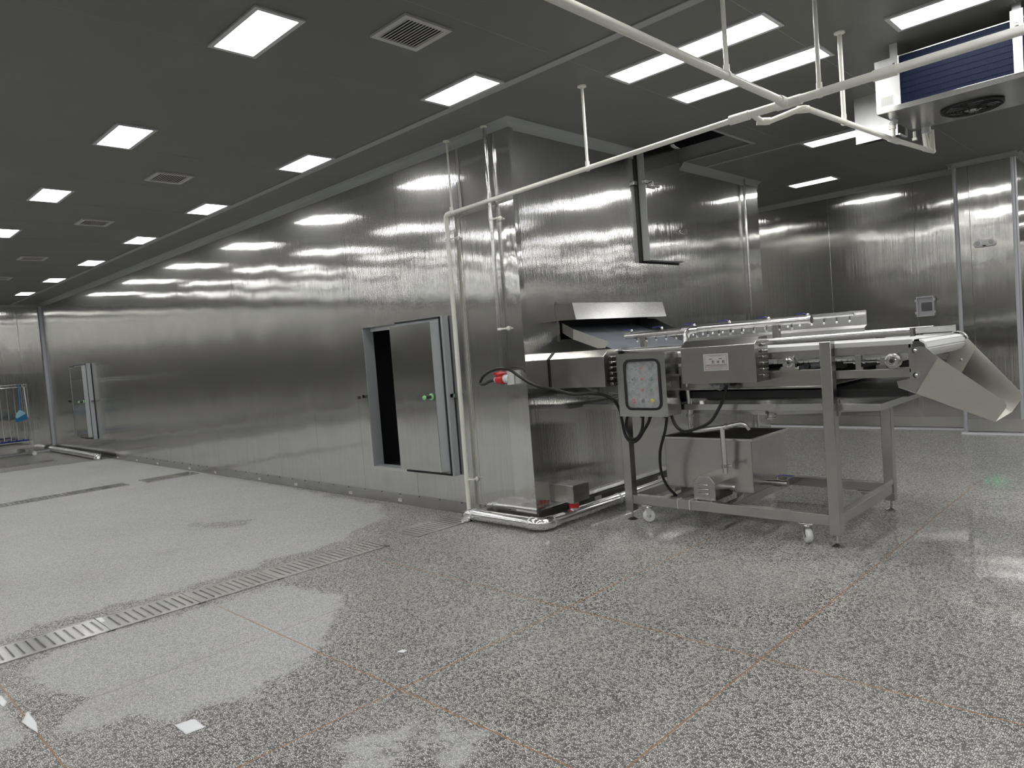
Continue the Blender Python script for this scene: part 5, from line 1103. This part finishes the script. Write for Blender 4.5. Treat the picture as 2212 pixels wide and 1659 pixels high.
obj('bottom_shelf', MB().box(RX-0.42, RX+0.02, -2.0, -0.58, 0.20, 0.26).box(RX-0.42, RX+0.02, -2.0, -0.58, 0.33, 0.35), 'satin', rk)
obj('rack_ledge', MB().box(RX-0.05, RX+0.06, -0.80, -0.42, 0.795, 0.865), 'satin', rk)
for (x, y) in ((RX, -0.6), (RX-0.4, -0.6)): obj('rack_caster', MB().lathe((x-0.014, y+0.01, 0.045), (1, 0, 0), [(0.045, 0), (0.045, 0.028)], 16).box(x-0.02, x+0.02, y-0.02, y+0.02, 0.085, 0.10), 'belt', rk)
br = thing('broom', (RX+0.07, -0.80, 0.82), 'blue-handled broom hanging head-down on the tool rack', 'broom')
obj('broom_handle', MB().cyl((RX+0.06, -0.785, 1.05), (RX+0.05, -0.765, 1.62), 0.013, 10), 'broom', br)
obj('broom_head', MB().prism([(-0.80, 1.055), (-0.775, 1.055), (-0.70, 0.99), (-0.69, 0.965), (-0.86, 0.875), (-0.885, 0.90), (-0.86, 0.99)], 0, RX+0.04, RX+0.085), 'broomh', br, bevel=0.006)
obj('broom_bristles', MB().prism([(-0.69, 0.965), (-0.655, 0.86), (-0.70, 0.82), (-0.79, 0.81), (-0.86, 0.79), (-0.888, 0.80), (-0.885, 0.90), (-0.86, 0.877)], 0, RX+0.045, RX+0.08), 'bristle', br)
PO = [(-0.72, 1.575), (-0.855, 1.56), (-0.99, 1.55), (-1.12, 1.55), (-1.25, 1.55)]
for i, (y, z) in enumerate(PO):
    sq = thing('floor_squeegee', (RX-0.02, y, 0.35), ('steel-handled floor squeegee on the tool rack, nearest the right post', 'steel-handled floor squeegee, second from the right post of the rack', 'steel-handled floor squeegee, third from the right post of the rack', 'steel-handled squeegee at the left picture edge of the rack', 'steel-handled squeegee outside the picture on the rack')[i], 'squeegee', 'squeegees on the tool rack')
    obj('squeegee_handle', MB().cyl((RX-0.02, y, 0.38), (RX-0.02, y, z), 0.011, 8), 'tube', sq)
    obj('squeegee_blade', MB().box(RX-0.06, RX+0.02, y-0.075, y+0.055, 0.35, 0.385).box(RX-0.05, RX+0.03, y-0.065, y-0.03, 0.385, 0.40), 'pan', sq, bevel=0.01)
obj('white_pole', MB().cyl((RX+0.03, -0.64, 0.80), (RX+0.03, -0.66, 1.56), 0.012, 8), 'white', label='bright white pole leaning on the ledge of the tool rack', cat='pole')
